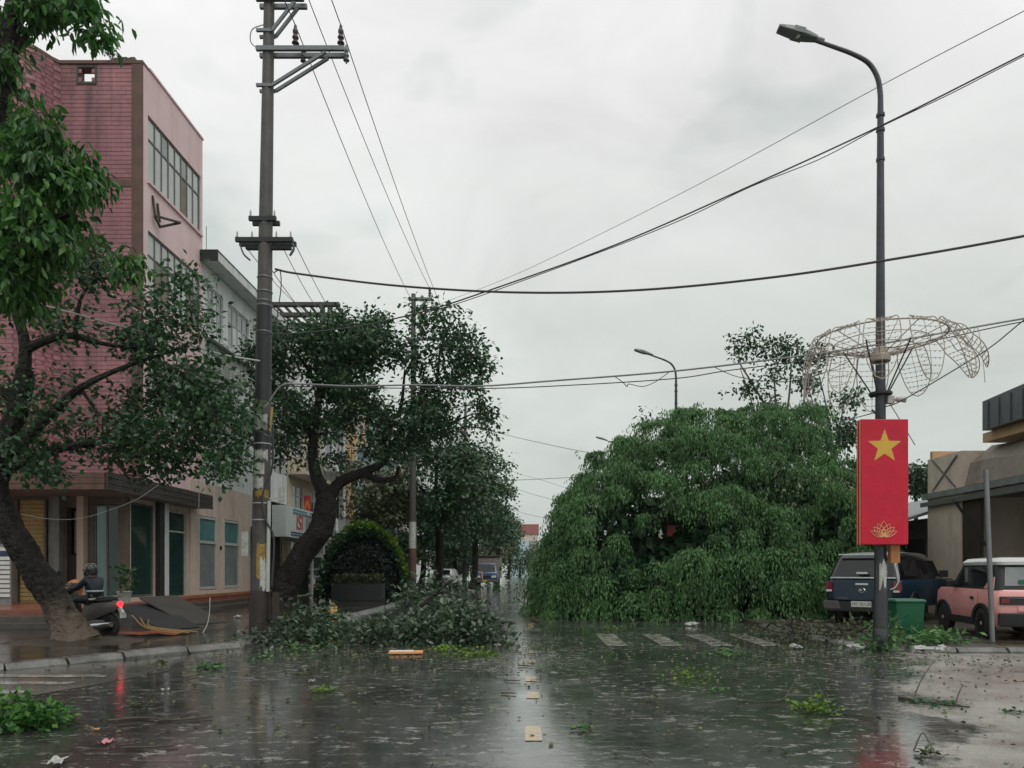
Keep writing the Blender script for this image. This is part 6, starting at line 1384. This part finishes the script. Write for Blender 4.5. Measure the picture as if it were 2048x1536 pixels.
pile('fallen_branch', 'pale leafed fallen branch behind the second pole', [((-3.2, 22, .2), (.9, 1.0, 1.15), 80), ((-2.5, 20.5, 0), (.7, .8, .6), 40)], 'leaf_debris', .19, .055, 11, .2, 221)
pile('fallen_branch', 'fallen branch lying under the blue truck across the road', [((-4.6, 46, .1), (1.6, 2, .7), 60), ((-2.5, 52, 0), (1.2, 1.5, .3), 30)], 'leaf_fig', .24, .07, 10, .3, 231)
pile('fallen_branch', 'dry tangled twigs and wilted leaves left of the lamp base', [((5.9, 15.2, .1), (1.1, .8, .42), 70), ((6.9, 15.6, .1), (.7, .6, .4), 40), ((4.9, 16.2, 0), (.6, .8, .25), 24)], 'leaf_olive', .12, .03, 9, .14, 241,
     [([gpt(1525, 1262, .05), at(1545, 1245, 16), at(1560, 1255, 15.6), at(1600, 1250, 15.4)], .02, .008), ([gpt(1580, 1285, .05), at(1582, 1248, 15), at(1586, 1240, 15)], .018, .006), ([at(1570, 1250, 15.8), at(1620, 1240, 15.4), at(1660, 1255, 15)], .02, .008), ([at(1710, 1268, 14.4), at(1740, 1250, 14.2), at(1752, 1240, 14.2)], .014, .006)])
pile('fallen_branch', 'fresh green sprigs heaped round the foot of the near lamp pole', [((7.2, 14.0, .1), (.8, .4, .18), 60), ((6.75, 14.3, .1), (.4, .4, .45), 36), ((7.7, 14.5, .1), (.7, .4, .16), 36), ((6.2, 13.3, .1), (.5, .25, .1), 16)], 'leaf_weep', .13, .035, 9, .12, 251)
pile('fallen_branch', 'low leafy branch on the near left road edge', [(tuple(gpt(30, 1455) + Vector((0, 0, .08))), (.42, .28, .16), 90)], 'leaf_bright', .085, .026, 14, .08, 261)
def clump(label, px, py, rx, n, leaf='leaf_lime', L=.10, seed=0, h=.05):
    p = gpt(px, py); o = empty('leaf_clump', (p.x, p.y, .006), label, 'leaves', 'torn leaf clumps on the wet road')
    rs = np.random.RandomState(seed + 300); r = rx / FPX * p.y; pos = np.stack([p.x + rs.normal(size=n) * r * .5, p.y + rs.normal(size=n) * r * .55, np.abs(rs.normal(size=n)) * h + .012], 1)
    leaf_obj('foliage', o, leaf, pos, np.concatenate([rs.normal(size=(n, 2)), np.abs(rs.normal(size=(n, 1))) * .25], 1), L, L * .3, seed + 301, kind='stuff')
    b = MB(); b.tube([(p.x - r * .8, p.y, .015), (p.x, p.y + .05, .03), (p.x + r * .7, p.y - .04, .02)], [.008, .004], 5); b.build('stem', 'twig', o)
for i, (lb, px, py, rx, n, lf) in enumerate((
    ('green leaf clump near the left kerb stones', 418, 1338, 26, 60, 'leaf_weep'), ('small dull clump lying by the near kerb', 318, 1328, 16, 24, 'leaf_olive'), ('faint green clump left of the bright road strip, upper one', 612, 1350, 30, 34, 'leaf_olive'),
    ('lime leaf clump left of the bright road strip, lower one', 655, 1384, 30, 40, 'leaf_lime'), ('yellow-green leaf carpet before the middle branch heap, right side', 960, 1312, 45, 90, 'leaf_lime'), ('yellow-green leaf carpet before the middle branch heap, left side', 890, 1302, 50, 90, 'leaf_lime'),
    ('green strip of leaves in front of the left branch heap', 600, 1300, 70, 110, 'leaf_weep'), ('large green sprig lying right of the zebra crossing', 1455, 1312, 42, 130, 'leaf_weep'), ('long low strip of lime leaves on the right lane', 1375, 1355, 58, 110, 'leaf_lime'),
    ('pair of broad green leaves low in the picture centre', 1162, 1462, 26, 14, 'leaf_bright'), ('bright green bunch on the right by the bent twigs', 1632, 1425, 38, 150, 'leaf_lime'), ('small leaf bunch on the right lane below the strip', 1432, 1386, 16, 22, 'leaf_weep'),
    ('tiny bunch beside the fallen tree edge', 1225, 1258, 22, 30, 'leaf_lime'), ('wilted bunch at the bottom right corner', 1860, 1512, 24, 24, 'leaf_olive'), ('yellowish faint leaves on the right lane centre', 1310, 1405, 22, 14, 'leaf_olive'),
    ('dark leafy spray along the right concrete apron', 1880, 1412, 55, 60, 'leaf_fig'), ('leaf scraps at the right picture edge', 2030, 1428, 24, 20, 'leaf_weep'), ('scattered greens at the foot of the kerb by the left heap', 520, 1318, 30, 26, 'leaf_weep'), ('dull floating leaves between the pole and bright strip', 285, 1415, 22, 16, 'leaf_olive'))):
    clump(lb, px, py, rx, n, lf, .09 if py < 1350 else .065, seed=i, h=.05 if n > 100 else .025)
def stick(label, pts, r, z=.02, m='twig'):
    P = [gpt(x, y, 0) + Vector((0, 0, z if len(q) == 0 else q[0])) for x, y, *q in pts]; b = MB(); b.tube(catmull(P, 5), [r, r * .5], 6); b.build('broken_stick', m, smooth=True, label=label, cat='stick', group='broken sticks on the road')
for lb, pts, r in (('long dark branch lying across the left foreground', [(215, 1446), (280, 1440), (350, 1444), (425, 1437)], .016), ('thin branch tip beside the long dark branch', [(310, 1448), (360, 1436), (400, 1432)], .010), ('straight dark stick low on the left', [(250, 1500), (300, 1499), (356, 1494)], .014), ('short stick by the pink wrapper', [(75, 1486), (110, 1484), (140, 1483)], .010),
    ('dark stick on the bright road strip, upper', [(1036, 1333), (1050, 1334), (1066, 1335)], .012), ('small bent stick right of the yellow dash', [(1072, 1344), (1080, 1341), (1084, 1341)], .012), ('stick left of the yellow dashes, middle', [(1008, 1363), (1025, 1364), (1040, 1364)], .011), ('stick left of the yellow dashes, lower', [(1002, 1389), (1018, 1389), (1032, 1390)], .012), ('thin stick on the right lane near the strip', [(1118, 1345), (1135, 1346), (1148, 1348)], .008), ('long straight stick right of the bright green bunch', [(1690, 1432), (1720, 1436), (1750, 1440)], .010), ('dark stub on the right lane', [(1466, 1361), (1480, 1363), (1494, 1364)], .014), ('thin stick on the light concrete by the lamp', [(1788, 1318), (1805, 1323), (1824, 1322)], .010), ('stick on the left lane near the kerb', [(315, 1342), (340, 1340), (362, 1340)], .010), ('bent dry stick in the left lane centre', [(375, 1388), (390, 1382), (412, 1384)], .008), ('short dark stub left of the bright strip', [(372, 1358), (388, 1354), (400, 1352)], .009)):
    stick(lb, pts, r)
stick('long bent twig arching above the bright green bunch', [(1475, 1406), (1560, 1404), (1585, 1392, .12), (1605, 1382, .2), (1630, 1388, .16), (1655, 1412, .02)], .009); stick('second bent twig beside the arching one', [(1600, 1384, .18), (1618, 1392, .12), (1624, 1406, .02)], .007)
stick('forked dead branch on the right concrete apron', [(1798, 1398), (1830, 1404), (1880, 1412), (1940, 1418)], .02); stick('upright fork of the dead branch on the apron', [(1825, 1404), (1845, 1375, .12), (1868, 1355, .22)], .009); stick('second fork of the dead branch on the apron', [(1910, 1412), (1920, 1395, .08), (1926, 1388, .1)], .009)
stick('hooked bare twig standing in the water before the fallen tree', [(1078, 1245), (1050, 1236, .12), (1048, 1220, .35), (1052, 1205, .5)], .02); stick('curved twig at the bottom right', [(1828, 1505), (1845, 1490, .1), (1862, 1498, .02)], .007)
# small litter
def boxlet(name, label, cat, c, s, m, rz=0, tilt=0, bev=.004):
    b = MB(); b.cbox(c, *s, M=Matrix.Rotation(rz, 4, 'Z') @ Matrix.Rotation(tilt, 4, 'X')); return b.build(name, m, bevel=bev, label=label, cat=cat)
p = gpt(812, 1308); FO = empty('foam_board', (p.x, p.y, .01), 'white and orange foam board lying before the branch heap', 'board')
b = MB(); b.cbox((p.x, p.y, .03), .58, .26, .035, Matrix.Rotation(.1, 4, 'Z')); b.build('slab', 'foam_orange', FO, bevel=.006); b = MB(); b.cbox((p.x - .08, p.y + .04, .052), .40, .16, .008, Matrix.Rotation(.1, 4, 'Z')); b.build('top_skin', 'foam_white', FO)
YB = empty('yellow_crate', (-4.25, 16.4, .095), 'small yellow container behind the left branch heap', 'container')
b = MB(); b.loft([[(-4.32 + x * w, 16.4 + y * w, z) for x, y in ((-.13, -.1), (.13, -.1), (.13, .1), (-.13, .1))] for z, w in ((.1, .9), (.5, 1), (.56, .8), (.6, .45), (.64, .42))]); b.build('tub', 'yellow_box', YB, bevel=.015); b = MB(); b.tube(catmull([(-4.4, 16.4, .62), (-4.32, 16.4, .72), (-4.24, 16.4, .62)], 4), .012, 6); b.build('handle', 'yellow_box', YB)
def bag(label, px, py, s, seed, zb=.08):
    rs = np.random.RandomState(seed); d = (CH - zb) * FPX / (py - VY); X_ = (px - VX) / FPX * d; b = MB(); n, m = 16, 9; rings = []; k0 = rs.uniform(0, 50)
    for i in range(m):
        ph = math.pi * (i + .35) / m; rg_ = []
        for k in range(n):
            a = 2 * math.pi * k / n; v = Vector((math.cos(a) * math.sin(ph), math.sin(a) * math.sin(ph), -math.cos(ph))); f = 1 + .9 * noise_.noise(v * 1.6 + Vector((k0, 0, 0))) + .55 * noise_.noise(v * 4 + Vector((0, k0, 0)))
            rg_.append((X_ + v.x * s * f, d + v.y * s * .75 * f, max(zb, zb + s * .42 * (1 + v.z * f))))
        rings.append(rg_)
    b.loft(rings); b.build('plastic_bag', 'bag_white', smooth=False, label=label, cat='plastic bag', group='white plastic bags by the lamp pole')
bag('crumpled white plastic bag left of the lamp base', 1708, 1298, .11, 1); bag('tall white plastic scrap beside the lamp base', 1728, 1280, .08, 2); bag('white plastic bag lying in front of the fallen tree', 1385, 1252, .13, 3, .0); bag('flat pale plastic sheet on the apron left of the bags', 1592, 1297, .09, 4, .01); bag('small white scrap by the dry twigs', 1683, 1285, .05, 5)
bag('row of pale wrappers on the kerb right of the lamp', 1850, 1308, .16, 6, .09); bag('last pale wrapper at the kerb end before the post', 1885, 1302, .10, 7, .09); bag('white scrap on the wet pavement before the tall windows', 475, 1236, .09, 8, .095); bag('white scrap near the middle branch heap end', 995, 1293, .06, 9, 0); bag('white litter on the right concrete', 2022, 1295, .06, 10, .01)
def crumple(name, label, cat, px, py, sx, m, seed, asp=.6):
    p = gpt(px, py); rg = random.Random(seed); c, s_ = math.cos(seed * 1.3), math.sin(seed * 1.3); n, mm = 6, 5; g = []
    for j in range(mm):
        for i in range(n):
            u = (i / (n - 1) - .5) * sx * rg.uniform(.85, 1.1); v = (j / (mm - 1) - .5) * sx * asp * rg.uniform(.85, 1.1); g.append((p.x + u * c - v * s_, p.y + u * s_ + v * c, .012 + sx * .16 * abs(rg.gauss(0, 1))))
    b = MB(); b.add(g, [(j * n + i, j * n + i + 1, (j + 1) * n + i + 1, (j + 1) * n + i) for j in range(mm - 1) for i in range(n - 1)]); b.build(name, m, label=label, cat=cat)
crumple('pink_wrapper', 'crumpled pink wrapper low on the left', 'wrapper', 212, 1488, .13, 'pink_litter', 1)
for i, (lb, px, py, m, s_) in enumerate((('white paper scrap in the left lane', 330, 1382, 'bag_white', .09), ('white paper scrap left of the bright strip', 625, 1366, 'bag_white', .14), ('orange scrap above the pink wrapper', 192, 1463, 'foam_orange', .06), ('pale torn card on the road at the bottom left', 118, 1528, 'paper', .16), ('grey card scrap at the far bottom left', 100, 1440, 'paper', .08))):
    crumple('paper_scrap', lb, 'scrap', px, py, s_, m, i + 3)
p = at(782, 1240, 17); b = MB(); b.loft([[(p.x - .55, 16.6, .02 + z), (p.x + .35, 17.3, .30 + z), (p.x + .35, 17.8, .30 + z), (p.x - .55, 17.2, .04 + z)] for z in (0, .03)]); b.build('pale_sheet', 'louvre_white', label='pale plastic sheet under the fallen limb', cat='sheet')
# toppled boards and red mat beside the scooter
b = MB(); b.loft([[(-9.35, 17.0, .62 + z), (-8.0, 16.3, .12 + z), (-7.6, 17.2, .12 + z), (-8.9, 18.0, .62 + z)] for z in (0, .03)]); b.build('toppled_board', 'tarp_dark', label='dark toppled board sloping from the step to the pavement', cat='board')
b = MB(); b.loft([[(-9.2, 17.6, .78 + z), (-7.9, 17.3, .16 + z), (-7.4, 18.2, .16 + z), (-8.8, 18.6, .80 + z)] for z in (0, .03)]); b.build('toppled_board', 'wood_panel', label='brown toppled panel lying behind the dark sloping board', cat='board')
rows = [[(x, y, .125 + .02 * math.sin(x * 9 + y * 5)) for x in np.linspace(-8.6, -7.35, 8)] for y in np.linspace(15.5, 16.3, 5)]; b = MB()
for r, q in zip(rows, rows[1:]):
    for i in range(7): b.quad(r[i], r[i + 1], q[i + 1], q[i])
mm = b.build('red_mat', 'tarp_red', label='wet red mat spread on the pavement beside the scooter', cat='mat')
b = MB()
for k in range(3): b.tube(catmull([(-8.35 + k * .12, 15.7 + k * .1, .5 - k * .05), (-8.0, 15.6 + k * .12, .25), (-7.3 + k * .1, 15.6 + k * .2, .13)], 5), .012, 5)
b.build('tangled_poles', 'shutter_yellow', label='thin yellow canes fallen over the red mat', cat='canes')
PT = empty('flower_pot', (-10.9, 19.6, .4), 'white tapered flower pot on the shop step', 'flower pot')
p = at(249, 1206, 19.8); b = MB(); b.lathe([(.12, .0), (.18, .28), (.2, .30), (.18, .31), (.165, .27), (.0, .26)], 16, p); b.build('pot', 'pot_white', PT, smooth=True)
rs = np.random.RandomState(5); n = 120; pos = np.array(p) + np.stack([rs.normal(size=n) * .14, rs.normal(size=n) * .14, rs.uniform(.3, .95, n)], 1); leaf_obj('plant', PT, 'leaf_dark', pos, rs.normal(size=(n, 3)) + np.array([0, 0, .3]), .16, .04, 6, kind='stuff')
p = at(152, 1168, 18.5); b = MB(); b.lathe([(.10, -.55), (.12, -.35), (.17, .0), (.19, .03), (.1, .1), (0, .12)], 12, p); b.build('orange_bollard', 'meter_brown', smooth=True, label='orange-brown urn on the platform behind the rider', cat='urn')
# loose leaf litter and grit on the road
rs = np.random.RandomState(400); n = 5200
X_ = np.concatenate([rs.uniform(-7, 7, n // 2), rs.normal(-2.2, 2.2, n // 4), rs.normal(5.5, 1.6, n // 4)]); Y_ = np.concatenate([rs.uniform(4.5, 24, n // 2) , rs.normal(13.4, 1.3, n // 4), rs.normal(13.0, 2.0, n // 4)])
pos = np.stack([X_, np.abs(Y_), np.where((X_ < -5.3) & (Y_ > 13.5) | (X_ > 5.8) & (Y_ > 13.2), .13, .014)], 1)
leaf_obj('leaf_litter', None, 'leaf_litter', pos, np.concatenate([rs.normal(size=(n, 2)), rs.normal(size=(n, 1)) * .08], 1), .055, .016, 401, fold=.4, kind='stuff')
tag(bpy.data.objects['leaf_litter'], 'small torn leaves and bits strewn over the wet road', 'leaf litter')
b = MB(); rg = random.Random(77)
for _ in range(420):
    x, y = rg.uniform(-6, 7), abs(rg.gauss(11.5, 3.2)) + 3.5; a = rg.uniform(0, 6.28); l = rg.uniform(.04, .22); z = .02 if abs(x) < 5.2 or y < 13 else .13
    b.tube([(x, y, z), (x + math.cos(a) * l, y + math.sin(a) * l, z + .004)], [.006, .003], 4, False)
b.build('twig_litter', 'twig', label='tiny broken twigs strewn over the wet road', cat='twig litter', kind='stuff')
# ------------------------------------------------------------------ rain haze
hz = bpy.data.materials.new('haze'); hz.use_nodes = True; t = hz.node_tree; t.nodes.clear()
ho = N(t, 'ShaderNodeOutputMaterial'); hv = N(t, 'ShaderNodeVolumePrincipled'); hv.inputs['Density'].default_value = .0002; hv.inputs['Color'].default_value = (.86, .90, .87, 1); hv.inputs['Anisotropy'].default_value = .1
t.links.new(hv.outputs[0], ho.inputs['Volume'])
b = MB(); b.box(-900.5, 900.5, -60.5, 2500.5, -1.2, 24); b.build('haze', hz, kind='stuff', label='thin rain haze filling the street', cat='haze')
